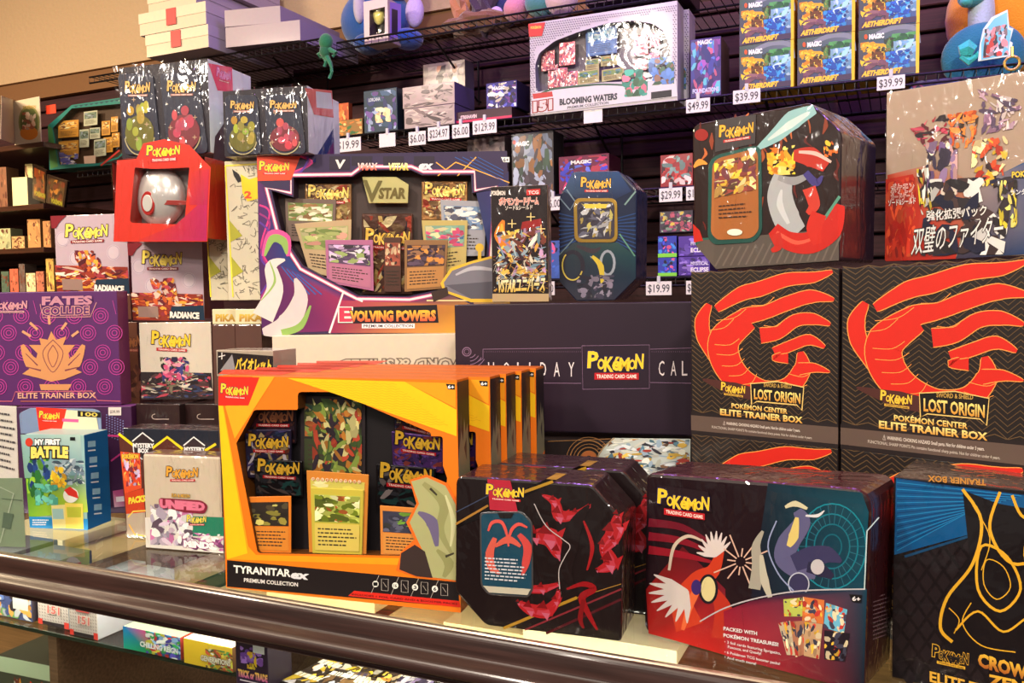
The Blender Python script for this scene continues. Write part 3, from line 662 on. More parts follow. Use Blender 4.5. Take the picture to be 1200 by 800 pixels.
# ================================================================== RIGHT STACK
LZ = 1.208
LR, LE = (206, 34, 22), (240, 150, 70)
def lost(label, bl, br, tl, T):
    """T maps local art coords (0..170, 0..205) to pixels of this front"""
    a0 = onz(bl, LZ); tl = proj(a0+np.array([0, 0, LZ-1.0005]))
    b = Box('card_box', label, 'box', bl, br, tl, .085, z=LZ, front=(28, 20, 20), side=(30, 20, 20), top=(44, 30, 28), group=None, m='print')
    p = b.P()
    for i in range(30):                       # stacked chevrons
        y0 = -6+i*6.2
        pts = [T(2+k*11.1, min(178, max(1, y0+(10 if k % 2 else 0)))) for k in range(16)]; p.line(pts, 1.0*T.s, (92, 70, 46))
    p.poly([T(0, 178), T(170, 178), T(170, 206), T(0, 206)], (30, 20, 22))
    E_ = LE
    def rb(pts, wds): p.ribbon([T(*q) for q in pts], [w_*T.s for w_ in wds], LR, E_, .9*T.s)
    # abstract red bands sweeping from the right and closing in a ring
    rb([(162, 6), (140, 12), (110, 14), (80, 24), (58, 30), (30, 48)], [3, 12, 15, 17, 16, 8])
    rb([(164, 38), (138, 34), (110, 42), (86, 52), (62, 58), (40, 76)], [3, 15, 16, 15, 20, 14])
    rb([(160, 66), (140, 60), (120, 62), (100, 76), (80, 80)], [3, 13, 14, 15, 18])
    rb([(154, 92), (136, 84), (118, 90), (96, 100)], [3, 12, 12, 12])
    rb([(22, 42), (14, 62), (16, 84), (26, 108), (32, 124)], [6, 16, 16, 10, 3])
    rb([(66, 60), (40, 84), (40, 110), (56, 134), (84, 146), (112, 140), (128, 118), (126, 98)], [26, 36, 34, 30, 24, 22, 20, 6])
    rb([(124, 118), (142, 116), (160, 120)], [14, 10, 1]); rb([(112, 106), (96, 106), (104, 100)], [12, 6, 1])
    for a, c in (((28, 92), (56, 84)), ((30, 104), (60, 96)), ((36, 118), (62, 108)), ((44, 130), (68, 118)), ((58, 140), (76, 126)), ((112, 124), (138, 122)), ((108, 134), (134, 136)), ((96, 140), (116, 150)), ((30, 62), (64, 48)), ((22, 74), (50, 60)), ((70, 44), (96, 34)), ((84, 68), (106, 62))):
        p.line(crom([T(*a), T((a[0]+c[0])/2+3, (a[1]+c[1])/2+4), T(*c)], 4), .8, E_)
    p.ribbon([T(14, 136), T(50, 146), T(90, 152), T(130, 150)], [2, 16*T.s, 14*T.s, 2], (74, 36, 32))
    p.poly([T(0, 182), T(170, 182), T(170, 201), T(0, 201)], (92, 74, 66))
    b.put(p, 'printed_artwork')
    p = b.P(); a, c = T(35, 149), T(62, 151); p.logo(a[0], a[1], c[0], c[1], 8.5*T.s, (236, 190, 60), (20, 12, 14), (206, 160, 60), (40, 20, 16)); b.put(p, 'game_logo')
    p = b.P(); q = [T(69, 138), T(100, 134), T(130, 139), T(128, 166), T(122, 160), T(76, 159), T(70, 163)]; p.poly(q, (18, 12, 12)); p.line(q, 1.4, (226, 190, 110), closed=True)
    a, c = T(73, 156), T(126, 158); p.text('LOST ORIGIN', a[0], a[1], c[0], c[1], 12*T.s, ((250, 226, 130), (206, 140, 50)), .03)
    a, c = T(84, 141), T(116, 141); p.text('SWORD & SHIELD', a[0], a[1], c[0], c[1], 4.5*T.s, (190, 150, 70), .02)
    a, c = T(47, 169), T(111, 171); p.text('POKÉMON CENTER', a[0], a[1], c[0], c[1], 5.6*T.s, ((250, 226, 140), (210, 150, 60)), .03)
    a, c = T(34, 178.5), T(128, 180.5); p.text('ELITE TRAINER BOX', a[0], a[1], c[0], c[1], 7.2*T.s, ((250, 226, 140), (216, 150, 60)), .035)
    b.put(p, 'box_lettering')
    p = b.P(); a, c = T(37, 190), T(126, 191); p.text('⚠ WARNING: CHOKING HAZARD Small parts. Not for children under 3 years.', a[0], a[1], c[0], c[1], 3.4*T.s, (214, 200, 190), .02)
    a, c = T(24, 196), T(140, 198); p.text('FUNCTIONAL SHARP POINTS Pin contains functional sharp points. Not for children under 4 years.', a[0], a[1], c[0], c[1], 3*T.s, (190, 176, 166), .015); b.put(p, 'warning_lettering')
    return b
class Tm:
    def __init__(s, tl, tr, br, bl, sc): s.q = [np.array(v, float) for v in (tl, tr, br, bl)]; s.s = sc
    def __call__(s, u, v): u /= 170.; v /= 205.; q = s.q; return tuple((q[0]*(1-u)+q[1]*u)*(1-v)+(q[3]*(1-u)+q[2]*u)*v)
L1 = lost('upper left of the four black cartons with red swirls, under the grey-footed tin', (810, 508), (982, 525), (808, 318), Tm((808, 318), (984, 312), (982, 525), (810, 508), 1.0))
L2 = lost('upper right of the four black cartons with red swirls, under the silver-topped carton', (985, 525), (1212, 552), (985, 312), Tm((985, 312), (1214, 299), (1212, 552), (985, 525), 1.22))
copy_tree(L1.root, (0, 0, -L1.h-.0002), 'lower left black carton with red swirls, its top strip showing behind the tins')
copy_tree(L2.root, (0, 0, -L2.h-.0002), 'lower right black carton with red swirls, hidden behind the gold-line carton')
L1.root.location.z += .0005; L2.root.location.z += .0005
# --- large chamfered tin on top
ol = rnd([(811, 146), (949, 120), (986, 155), (983, 306), (838, 316), (813, 285)], [9, 5, 6, 5, 5, 5])
dz = atd((838, 318), 1.13)
t3 = Box('chamfered_tin', 'big chamfered tin with orange scroll print and card window, top of right stack', 'tin', (838, 316.5), (983, 308), (838, 141), .12, dep=1.13, yaw=-17, outline=ol[::-1], m='wrap', bev=.003,
         front=(38, 20, 20), side=(34, 20, 30), top=(70, 80, 110), part='tin_body')
p = t3.P()
p.poly([(815, 287), (824, 281), (983, 268), (983, 305), (839, 315)], (92, 82, 76)); 
for i in range(16): p.line([(838+i*9, 312-i*.5), (850+i*9, 290-i*.9)], 2, (112, 100, 92))
p.line([(815, 286), (824, 280), (880, 276)], 2.4, (44, 96, 84)); p.line([(962, 262), (984, 230)], 3.5, (90, 150, 130))
R = random.Random(5)
for i in range(42):
    x, yy = R.uniform(814, 984), R.uniform(132, 268)
    if yy < 146-(x-811)*.19+6 or (x > 945 and yy < 118+(x-949)+8): continue
    s_ = R.uniform(5, 11); q = [(x, yy-s_), (x+R.uniform(-5, 5), yy), (x+R.uniform(-5, 5), yy+s_)]; p.ribbon(q, [1, R.uniform(2, 6), .8], R.choice([(170, 84, 44), (196, 104, 56), (140, 60, 36), (96, 30, 24)]))
p.ell(822, 158, 8, 7, (150, 34, 30)); p.ribbon([(813, 196), (820, 190), (829, 192)], [2, 8, 1], (230, 150, 60)); p.poly([(812, 262), (820, 270), (824, 282), (813, 284)], (190, 40, 30))
# generic flowing colour masses in the place of the figure
p.ribbon([(888, 174), (910, 158), (930, 140), (955, 128)], [4, 16, 22, 10], (150, 196, 200)); p.ribbon([(900, 164), (926, 146), (948, 132)], [2, 9, 4], (206, 226, 226))
p.busy([(898, 174), (932, 170), (932, 204), (900, 206)], 26, [(250, 190, 50), (236, 130, 30), (250, 220, 110)], .28, 9, 1.5, True)
p.ribbon([(918, 206), (914, 230), (922, 256), (936, 272)], [22, 30, 32, 20], (176, 178, 182)); p.ribbon([(912, 208), (930, 212), (946, 206)], [6, 10, 6], (150, 150, 154)); p.ribbon([(916, 222), (914, 240), (924, 262)], [2, 8, 4], (206, 208, 212))
p.ribbon([(906, 268), (924, 282), (950, 284), (974, 268), (985, 240)], [16, 22, 26, 26, 10], (200, 38, 30)); p.ribbon([(910, 272), (932, 284), (952, 280)], [4, 5, 3], (236, 90, 70))
p.ribbon([(930, 182), (950, 184), (968, 196)], [12, 24, 12], (190, 50, 36)); p.ribbon([(936, 178), (956, 180), (974, 190)], [3, 5, 3], (226, 190, 180)); p.ribbon([(944, 202), (956, 214), (964, 206)], [8, 10, 2], (70, 60, 130))
p.ribbon([(948, 220), (954, 240), (946, 250)], [16, 14, 5], (206, 60, 46)); p.ribbon([(960, 250), (954, 268), (958, 286)], [18, 18, 10], (206, 44, 32)); p.ribbon([(908, 274), (912, 288), (904, 294)], [14, 10, 4], (196, 44, 34)); p.busy([(964, 160), (982, 166), (982, 186), (966, 184)], 8, [(250, 200, 60), (226, 110, 40)], .3, 3, 1.3, True)
t3.put(p, 'printed_artwork', 'wrap')
p = t3.P(); p.poly([(838, 141), (886, 134), (885, 168), (838, 178)], (58, 52, 56)); p.logo(843, 162, 882, 156, 12, (246, 180, 50), (30, 16, 20)); t3.put(p, 'game_logo')
t3.slab(rnd([(830, 184), (892, 168), (893, 272), (884, 284), (836, 287), (829, 278)], [14, 14, 14, 8, 12, 6])[::-1], .0014, .0014, (44, 92, 84), 'card_window_rim', 'tin', bev=.0006)
t3.slab(rnd([(835, 187), (888, 173), (889, 270), (881, 279), (840, 281), (833, 273)], [11, 11, 11, 8, 10, 6])[::-1], .0020, .0008, (170, 102, 52), 'inset_card', 'wrap', bev=0)
p = t3.P(.0022); p.busy([(837, 190), (886, 180), (886, 222), (837, 232)], 50, [(140, 60, 50), (206, 160, 80), (240, 220, 150), (110, 50, 60), (250, 200, 60), (90, 60, 40)], .2, 4, 2, True)
p.lines_of_text([(842, 240), (882, 236), (882, 256), (842, 258)], 4, (60, 34, 24), 3, .3); p.ell(861, 272, 9, 4, (214, 222, 206)); t3.put(p, 'card_print')
# --- silver / red / blue carton
jb = Box('booster_display_box', 'silver, red and blue carton with white foreign lettering, top of right stack', 'box', (1037, 305), (1230, 295), (1042, 108), .13, dep=1.1, yaw=-16, m='wrap',
         front=(176, 150, 132), side=(60, 60, 80), top=(190, 186, 190))
jb.root.location.z += .0
p = jb.P()
p.poly([(1038, 306), (1040, 205), (1100, 190), (1140, 215), (1120, 303)], ((176, 30, 18), (196, 70, 44), (176, 150, 132), (190, 130, 100), (190, 40, 24)))
p.poly([(1120, 303), (1150, 215), (1200, 190), (1230, 180), (1230, 296)], ((60, 50, 70), (150, 130, 130), (30, 84, 130), (12, 70, 130), (10, 60, 110)))
p.poly([(1038, 210), (1070, 204), (1080, 240), (1070, 303), (1037, 305)], (190, 44, 24)); p.busy([(1038, 215), (1074, 205), (1072, 300), (1037, 303)], 60, [(200, 50, 26), (170, 30, 20), (220, 80, 40)], .14, 3, 2)
p.busy([(1066, 150), (1128, 120), (1130, 160), (1090, 185)], 22, [(50, 34, 40), (150, 34, 50), (200, 70, 96), (90, 30, 40)], .17, 31, 2.4, True)
p.busy([(1110, 134), (1148, 128), (1142, 170), (1116, 178)], 24, [(226, 100, 40), (240, 140, 60), (60, 40, 30), (200, 80, 30)], .22, 32, 2.2, True)
p.busy([(1144, 104), (1200, 118), (1190, 150), (1150, 158)], 24, [(150, 110, 140), (196, 160, 180), (90, 70, 96), (220, 200, 200)], .19, 33, 2.2, True)
p.busy([(1084, 168), (1122, 160), (1122, 236), (1086, 240)], 26, [(120, 90, 140), (150, 120, 160), (60, 50, 70), (220, 170, 170), (240, 220, 200)], .2, 34, 1.5)
p.busy([(1140, 165), (1182, 158), (1178, 222), (1136, 226)], 30, [(226, 90, 50), (240, 216, 160), (206, 60, 40), (60, 40, 40), (236, 190, 60)], .2, 35, 1.7, True)
p.busy([(1088, 210), (1190, 206), (1176, 298), (1076, 300)], 40, [(40, 34, 38), (56, 46, 52), (230, 224, 220), (70, 50, 50), (34, 34, 60)], .16, 36, 1.8)
p.busy([(1074, 198), (1092, 196), (1092, 250), (1078, 252)], 16, [(230, 226, 214), (50, 40, 40), (226, 196, 60)], .25, 37, 2, True); p.busy([(1168, 212), (1192, 210), (1192, 266), (1172, 268)], 14, [(236, 210, 60), (50, 44, 40), (246, 226, 120)], .25, 38, 1.8, True)
jb.put(p, 'printed_artwork', 'wrap')
p = jb.P()
p.text('ポケモン', 1044, 227, 1071, 224, 9.5, (206, 60, 50), .0, (240, 226, 216), .04); p.text('カードゲーム', 1044, 234.5, 1071, 232, 6.5, (206, 60, 50), .0, (240, 226, 216), .04); p.text('ソード&シールド', 1041, 241, 1073, 238, 6, (240, 236, 230), .02)
p.text('強化拡張パック', 1086, 258, 1156, 251, 9.5, (236, 230, 226), .02, (50, 30, 30), .06)
p.text('双璧のファイター', 1068, 296, 1174, 280, 25, (240, 236, 232), .004, (46, 24, 24), .035, shear=.12)
p.text('POKÉMON', 1186, 208, 1222, 205, 7, (240, 200, 60), .04, (20, 30, 70), .06); p.text('ランダム5枚', 1184, 228, 1220, 226, 5, (236, 236, 240), .02)
jb.put(p, 'box_lettering')

# ================================================================== MIDDLE STACK
WH = (226, 212, 196)
ev = Box('collection_box', 'wide purple window box with white outlined frame, standing on the white carton', 'box', (307, 392), (597, 390), (300, 182), .065, dep=1.48, yaw=23, body=False, front=(50, 30, 70))
hole = [(318, 223), (344, 231), (344, 208), (413, 207), (425, 199), (481, 199), (494, 205), (552, 205), (553, 226), (577, 222), (570, 300), (545, 318), (520, 338), (478, 347), (420, 346), (355, 311), (330, 272)]
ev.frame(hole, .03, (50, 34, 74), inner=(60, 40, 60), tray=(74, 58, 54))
def ring_outline(pts, k):
    c = np.mean(np.array(pts), axis=0); return [tuple(c+(np.array(q)-c)*k) for q in pts]
p = ev.P()
q2 = [(312, 220), (341, 226), (341, 205), (412, 204), (424, 195), (482, 195), (496, 201), (556, 201), (557, 223), (581, 218), (575, 303), (548, 322), (524, 342), (480, 351), (418, 350), (352, 315), (326, 275)]
# print stays on the solid panel around the cut-out
p.poly([(302, 212), (311, 218), (326, 280), (350, 318), (416, 352), (400, 352), (385, 388), (307, 391), (303, 300)], ((90, 30, 100), (60, 30, 80), (40, 40, 110), (30, 60, 130), (90, 30, 90), (150, 40, 90), (120, 30, 90), (80, 24, 90), (70, 26, 90)))
p.poly([(400, 352), (480, 353), (524, 344), (560, 360), (560, 390), (385, 390)], ((170, 50, 90), (120, 40, 90), (60, 40, 90), (200, 140, 40), (230, 170, 50), (140, 30, 80)))
p.poly([(558, 226), (580, 222), (596, 200), (598, 388), (560, 386), (550, 325), (576, 306)], ((40, 40, 90), (50, 40, 100), (40, 30, 80), (200, 150, 50), (220, 170, 60), (60, 50, 100), (40, 60, 120)))
for i, c in enumerate([(210, 50, 130), (150, 40, 120), (90, 50, 150)]):
    p.line(crom([(304, 240+i*10), (316, 250+i*12), (306, 290+i*6), (318, 320), (306, 352-i*4)]), 2.2, c); p.line(crom([(352+i*4, 183), (366-i*3, 190), (348, 200+i*2), (318, 208)]), 2.4, c)
for a_, b_ in (((513, 206), (534, 190)), ((534, 190), (597, 214)), ((558, 184), (536, 206)), ((511, 190), (524, 200))): p.line([a_, b_], 1.2, (250, 180, 70))
for i in range(4): p.line([(560-i*9, 184), (590, 200+i*4)], .8, (40, 90, 170)); p.line([(330+i*6, 312+i*3), (356+i*7, 345)], 1.4, (40, 90, 170))
for wd, c in ((5.0, (190, 80, 130)), (2.4, (250, 240, 236))): p.line(q2, wd, c, closed=True)
p.line([(386, 390), (402, 343), (425, 353)], 2.4, (250, 240, 236)); p.line([(500, 352), (567, 352), (575, 345)], 1.6, (240, 220, 160))
for x in (386, 412, 449, 485): p.poly([(x, 183), (x+24, 183), (x+24, 199 if x < 400 else 194), (x, 199 if x < 400 else 194)], (38, 24, 48))
# pale green and cream abstract sweeps (plain stand-in)
p.ribbon([(308, 300), (318, 276), (334, 280), (338, 300)], [3, 12, 13, 4], (220, 80, 150)); p.ribbon([(310, 300), (319, 280), (332, 283), (336, 298)], [2, 9, 10, 2], (140, 176, 90))
p.ribbon([(308, 372), (322, 340), (318, 312), (334, 304)], [26, 20, 14, 2], (226, 212, 208)); p.ribbon([(308, 389), (336, 380), (352, 350), (346, 326)], [8, 26, 18, 3], (214, 200, 200)); p.ribbon([(330, 390), (352, 382), (364, 358)], [8, 8, 2], (140, 176, 90)); p.ribbon([(306, 352), (322, 330), (316, 306)], [1, 3, 1], (150, 184, 100))
# grey yellow-rimmed abstract dome
p.poly([(516, 332), (528, 314), (552, 306), (575, 300), (596, 306), (597, 354), (552, 354), (520, 342)], (236, 190, 60)); p.poly([(520, 331), (530, 317), (552, 309), (575, 303), (596, 308), (597, 350), (552, 350), (522, 340)], (124, 122, 134)); p.poly([(522, 334), (597, 328), (597, 350), (552, 350)], (92, 90, 102)); p.ribbon([(534, 322), (556, 314), (590, 318)], [2, 5, 2], (190, 188, 196)); p.poly([(505, 342), (524, 336), (526, 346), (508, 354)], (58, 40, 34)); p.ell(562, 290, 5, 5, (220, 180, 60)); p.line([(562, 294), (562, 304)], 4, (220, 180, 60))
ev.put(p, 'printed_artwork')
p = ev.P(); p.poly([(301, 183), (352, 183), (341, 211), (302, 212)], (226, 74, 40)); p.logo(304, 200, 338, 200, 9); ev.put(p, 'game_logo')
p = ev.P()
p.text('V', 393, 197, 403, 197, 10, (240, 236, 230), .04, shear=.1); p.text('VMAX', 419, 199, 441, 199, 8, ((250, 230, 230), (226, 90, 60)), .05, shear=.1); p.text('VSTAR', 455, 199, 478, 199, 8, ((255, 250, 190), (236, 200, 70)), .05, shear=.1); p.text('ex', 491, 198, 505, 198, 9, (226, 226, 236), .06, shear=.2)
p.poly([(396, 360), (512, 357), (514, 378), (396, 379)], (24, 14, 26)); p.text('E', 399, 376, 411, 376, 15.5, (226, 60, 90), .05, (250, 240, 230), .05); p.text('VOLVING POWERS', 411, 376, 510, 375, 11.5, ((252, 200, 60), (232, 90, 60)), .06, (24, 14, 26), .06)
p.poly([(424, 379), (486, 379), (486, 384.5), (424, 384.5)], (240, 236, 240)); p.text('PREMIUM COLLECTION', 426, 383.5, 484, 383.3, 3.4, (40, 30, 50), .02)
p.poly([(587, 184), (597, 184), (597, 190), (590, 190)], (240, 240, 240)); p.text('6+', 590, 189.4, 596, 189.4, 4.6, (20, 20, 30), .02)
ev.put(p, 'box_lettering')
PG = [(180, 150, 90), (120, 90, 60), (220, 200, 150), (90, 60, 50), (160, 60, 40)]
pack(ev, [(357, 215), (412, 215), (412, 262), (357, 262)], -.02, (150, 110, 70), PG, 41, True, col=(250, 210, 110))
card(ev, [(334, 232), (394, 234), (392, 285), (335, 282)], -.017, (120, 100, 90), [(130, 150, 80), (200, 190, 150), (240, 230, 200), (150, 110, 70)], 42, dense=40)
card(ev, [(345, 262), (412, 257), (410, 330), (362, 318)], -.014, (196, 170, 130), [(170, 180, 110), (210, 200, 150), (130, 150, 80), (220, 160, 140)], 43, dense=40)
card(ev, [(381, 281), (437, 281), (438, 341), (412, 341), (381, 322)][:2]+[(438, 341), (383, 331)], -.006, (180, 110, 150), [(90, 70, 100), (160, 180, 110), (200, 170, 210), (60, 50, 60), (230, 220, 230)], 44, lower=(190, 120, 150), dense=40)
pack(ev, [(424, 250), (484, 250), (484, 345), (424, 345)], -.02, (90, 60, 50), PG+[(40, 30, 40)], 45, True, col=(250, 200, 90))
card(ev, [(450, 278), (470, 278), (470, 342), (450, 342)], -.012, (80, 50, 40), [(160, 80, 60), (220, 190, 150), (60, 40, 40)], 46, 'picture_card', dense=30)
card(ev, [(474, 281), (525, 281), (522, 338), (474, 342)], -.006, (150, 110, 70), [(60, 40, 50), (150, 110, 80), (226, 150, 70), (90, 70, 90)], 47, lower=(196, 140, 80), dense=40)
pack(ev, [(494, 212), (548, 212), (548, 258), (494, 258)], -.022, (170, 120, 70), PG, 48, True, col=(250, 210, 110))
card(ev, [(516, 234), (570, 236), (568, 300), (520, 300)], -.016, (170, 170, 180), [(120, 150, 190), (210, 220, 226), (90, 90, 110), (240, 236, 226)], 49, dense=40)
card(ev, [(494, 258), (548, 258), (546, 316), (500, 324)], -.012, (200, 180, 110), [(130, 170, 150), (90, 130, 180), (230, 220, 170), (210, 80, 120)], 50, dense=40)
tk = ev.slab([(435, 237), (436, 240), (478, 238), (478, 222), (470, 207), (424, 207), (434, 238)][::1][::-1][:0] or [(432, 238), (478, 238), (479, 216), (464, 207), (424, 207)], -.012, .004, (206, 196, 130), 'star_token', 'tin', bev=.0008)
p = ev.P(-.0115); p.text('V', 425, 235, 446, 236, 25, (110, 100, 50), .02, shear=.05); p.text('STAR', 444, 232, 474, 232, 12, (110, 96, 44), .05, shear=.1); ev.put(p, 'token_lettering')
# white carton below, with the lettering upside down
wc = Box('white_carton', 'plain cream carton with upside-down grey outlined lettering, under the wide purple box', 'box', (320, 440), (560, 440), (318, 392.5), .16, dep=1.465, yaw=20, front=(222, 206, 184), side=(196, 180, 160), top=(226, 210, 190), down_to=1.0)
p = wc.P(); p.text('SWORD & SHIELD', 560, 419, 398, 421, -13, (120, 104, 92), .09); p2 = wc.P(); p2.k = p.k+2e-5
p2.text('SWORD & SHIELD', 560, 419, 398, 421, -13, (214, 196, 172), .02); wc.put(p, 'lettering_outline'); wc.put(p2, 'box_lettering')
wc.root.location.z -= .001
# dark purple calendar carton
hol = Box('calendar_carton', 'wide dark purple carton with thin white lettering and central wordmark, behind the tins', 'box', (535, 502), (812, 510), (532, 357), .085, dep=1.335, yaw=9, front=(36, 18, 37), side=(36, 22, 38), top=(60, 44, 66))
p = hol.P()
LN = (130, 100, 130)
p.ring(547, 412, 5, 5, 1.1, LN, 16); p.ring(547, 412, 3, 3, .7, LN, 12)
for i in range(4): p.ring(550, 411, 8+i*4, 8+i*4, .9, LN, 8, .5, 1.5)
for x0, x1 in ((566, 681), (762, 812)):
    p.line([(x0, 409), (x1, 407.5)], .7, LN); p.line([(x0, 448), (x1, 449)], .7, LN)
    for k in range(int((x1-x0)/2.5)): p.ell(x0+2+k*2.5, 412, .5, .5, LN, 4)
p.line([(566, 409), (566, 420), (556, 426)], .7, LN); p.line([(682, 405), (761, 404), (761, 455), (683, 456)], .7, LN, closed=True)
hol.put(p, 'printed_linework')
p = hol.P(); p.logo(689, 433, 753, 433, 17, barh=8); hol.put(p, 'game_logo')
p = hol.P()
for ch, x in zip('HOLIDAY', (572, 590, 606, 620, 633, 649, 666)): p.text(ch, x, 441, x+(7 if ch != 'I' else 1.6), 441, 17.5, (230, 216, 220), .0)
for ch, x in zip('CAL', (772, 786, 799)): p.text(ch, x, 440, x+6.5, 440, 18, (230, 216, 220), .0)
hol.put(p, 'box_lettering')
hl = Box('card_box', 'black and gold carton with bright busy illustration, under the dark purple carton', 'box', (535, 620), (812, 630), (533, 511), .085, dep=1.33, yaw=9, front=(30, 22, 24), side=(30, 22, 24), top=(50, 40, 40), down_to=1.0)
p = hl.P(); 
for i in range(5): p.ring(690, 538, 10+i*4, 10+i*4, 1.2 if i % 2 else .7, (170, 120, 70), 24)
p.ell(690, 537, 9, 9, (190, 110, 60)); p.ell(690, 537, 3.4, 3.4, (40, 26, 26)); p.line([(681, 538), (699, 538)], 1.2, (40, 26, 26)); p.line([(642, 517), (716, 514)], .7, (170, 120, 70)); p.line([(706, 521), (722, 520)], .8, (170, 120, 70)); p.line([(700, 526), (716, 525)], .8, (170, 120, 70))
p.poly([(718, 513), (809, 514), (809, 560), (690, 560), (702, 530)], (206, 214, 208)); p.busy([(716, 514), (808, 515), (808, 556), (698, 556)], 90, [(226, 226, 214), (90, 130, 150), (180, 70, 60), (60, 60, 70), (230, 190, 90), (150, 170, 190), (220, 226, 230), (120, 90, 70)], .1, 77, 2.4)
p.line(crom([(720, 513), (706, 526), (692, 552)]), 1.4, (180, 150, 110)); hl.put(p, 'printed_artwork')
# slim pack box
sp = Box('slim_card_box', 'slim black foil carton with foreign lettering and gold sparks, on dark purple carton', 'box', (577, 354), (643, 353.5), (573.5, 219), .03, dep=1.352, yaw=12, m='wrap', front=(34, 22, 24), side=(150, 120, 90), top=(220, 200, 180))
p = sp.P(); GS = [(240, 200, 90), (200, 150, 70), (230, 220, 200), (120, 60, 50), (60, 40, 50), (150, 170, 180)]
p.ribbon([(590, 258), (586, 275), (596, 290)], [3, 14, 12], (226, 130, 40)); p.ribbon([(588, 262), (588, 280)], [2, 7], (250, 180, 60)); p.poly([(612, 260), (634, 256), (636, 272), (610, 270)], (150, 34, 34)); p.busy([(582, 272), (640, 264), (640, 332), (582, 334)], 90, GS+[(190, 150, 190), (120, 150, 170)], .12, 60, 3, True); p.busy([(578, 300), (642, 300), (642, 345), (578, 345)], 50, GS, .06, 61, 6, True)
for a_ in ((622, 254), (634, 268), (600, 262)): p.line([(a_[0]-5, a_[1]), (a_[0]+5, a_[1])], 1, (250, 226, 150)); p.line([(a_[0], a_[1]-5), (a_[0], a_[1]+5)], 1, (250, 226, 150))
p.poly([(577, 344), (643, 344), (643, 353), (577, 353.5)], (190, 160, 120)); sp.put(p, 'printed_artwork', 'wrap')
p = sp.P(); p.text('POKÉMON', 576, 228.5, 592, 228.5, 5, (240, 230, 220), .04); p.poly([(617, 222), (633, 221), (633, 228), (617, 229)], (200, 40, 40)); p.text('TCG', 619, 227.5, 631, 227, 4, (250, 230, 230), .03)
p.text('ポケモンカードゲーム', 585, 240, 631, 239, 7, (240, 120, 100), .03, (240, 226, 220), .05); p.text('ソード&シールド', 592, 246, 624, 245, 4.5, (230, 220, 210), .02); p.text('VSTARユニバース', 583, 342, 638, 340, 14, ((250, 240, 200), (226, 180, 70)), .04, (30, 18, 18), .06, shear=.1); sp.put(p, 'box_lettering')
# blue octagonal tin
ob = rnd([(671, 201), (725, 200), (746, 222), (745, 327), (720, 352), (675, 353), (655, 330), (655, 231)], 4)
bt = Box('octagonal_tin', 'blue octagonal tin standing upright with gold-rimmed card window, on dark purple carton', 'tin', (675, 353.5), (720, 352.5), (675, 201), .07, dep=1.352, yaw=2, outline=ob[::-1], m='wrap', bev=.003, front=(24, 34, 62), side=(34, 46, 80), top=(70, 90, 130), part='tin_body')
p = bt.P()
for i in range(12):
    p.line([(655, 250+i*5), (680, 256+i*3)], 1.3, (36, 66, 120)); p.line([(745, 250+i*5), (722, 256+i*3)], 1.3, (36, 66, 120))
p.poly([(671, 202), (725, 201), (740, 224), (716, 236), (684, 236), (660, 224)], ((60, 80, 120), (40, 70, 120), (34, 50, 90), (30, 40, 70), (30, 40, 70), (50, 70, 100)))
p.poly([(655, 300), (672, 284), (724, 284), (745, 300), (745, 326), (720, 351), (676, 351), (656, 330)], ((40, 50, 60), (50, 60, 66), (40, 70, 70), (24, 60, 70), (20, 40, 60), (40, 40, 60), (50, 50, 64), (40, 44, 60)))
p.line([(656, 232), (668, 246), (674, 236), (664, 222)], 1.6, (110, 130, 150)); p.line([(745, 224), (732, 240)], 1.8, (120, 150, 150)); p.line([(656, 298), (672, 280)], 1.4, (100, 120, 130)); p.line([(744, 300), (726, 274)], 1.6, (90, 140, 120))
p.ring(671, 312, 12, 17, 5, (40, 36, 50), 20); p.ring(671, 311, 12, 17, 1.6, (200, 180, 80), 16, .4, 4); p.ring(712, 308, 8, 14, 3, (150, 156, 170), 16); p.ribbon([(694, 300), (704, 312), (706, 336)], [3, 7, 3], (206, 180, 60)); p.ribbon([(676, 288), (694, 294), (704, 290)], [3, 6, 2], (60, 50, 60)); p.busy([(675, 322), (720, 322), (716, 350), (678, 350)], 20, [(60, 56, 76), (130, 120, 140), (40, 36, 50)], .2, 66, 2)
bt.put(p, 'printed_artwork', 'wrap')
bt.slab(rnd([(672, 232), (723, 232), (724, 284), (673, 284)], 9)[::-1], .0014, .0014, (170, 136, 60), 'card_window_rim', 'gold', bev=.0006)
bt.slab(rnd([(676, 236), (720, 236), (720, 280), (677, 280)], 7)[::-1], .0020, .0008, (60, 56, 70), 'inset_card', 'wrap', bev=0)
p = bt.P(.0022); p.busy([(678, 238), (718, 238), (718, 278), (678, 278)], 34, [(210, 196, 110), (90, 90, 110), (190, 190, 196), (40, 34, 50), (150, 130, 70)], .17, 70, 2.6, True); p.poly([(684, 239), (712, 239), (710, 244), (686, 244)], (226, 196, 70)); bt.put(p, 'card_print')
p = bt.P(); p.logo(681, 220, 715, 220, 10, (240, 180, 70), (30, 20, 30)); bt.put(p, 'game_logo')

# ================================================================== LEFT GROUP
PK = [(200, 60, 60), (240, 120, 60), (230, 180, 160), (120, 60, 80), (250, 220, 190), (180, 90, 50)]
def white_lot(b, T, art, seed, line_):
    p = b.P()
    p.poly([T(0, .64), T(1, .66), T(1, 1), T(0, 1)], art[0]); p.busy([T(0, .64), T(1, .66), T(1, .98), T(0, .98)], 70, art, .12, seed, 2.2, True)
    p.busy([T(.28, .45), T(.62, .45), T(.66, .8), T(.3, .8)], 30, art, .2, seed+1, 1.6, True); b.put(p, 'printed_artwork', 'wrap')
def quadmap(tl, tr, br, bl):
    q = [np.array(v, float) for v in (tl, tr, br, bl)]
    return lambda u, v: tuple((q[0]*(1-u)+q[1]*u)*(1-v)+(q[3]*(1-u)+q[2]*u)*v)
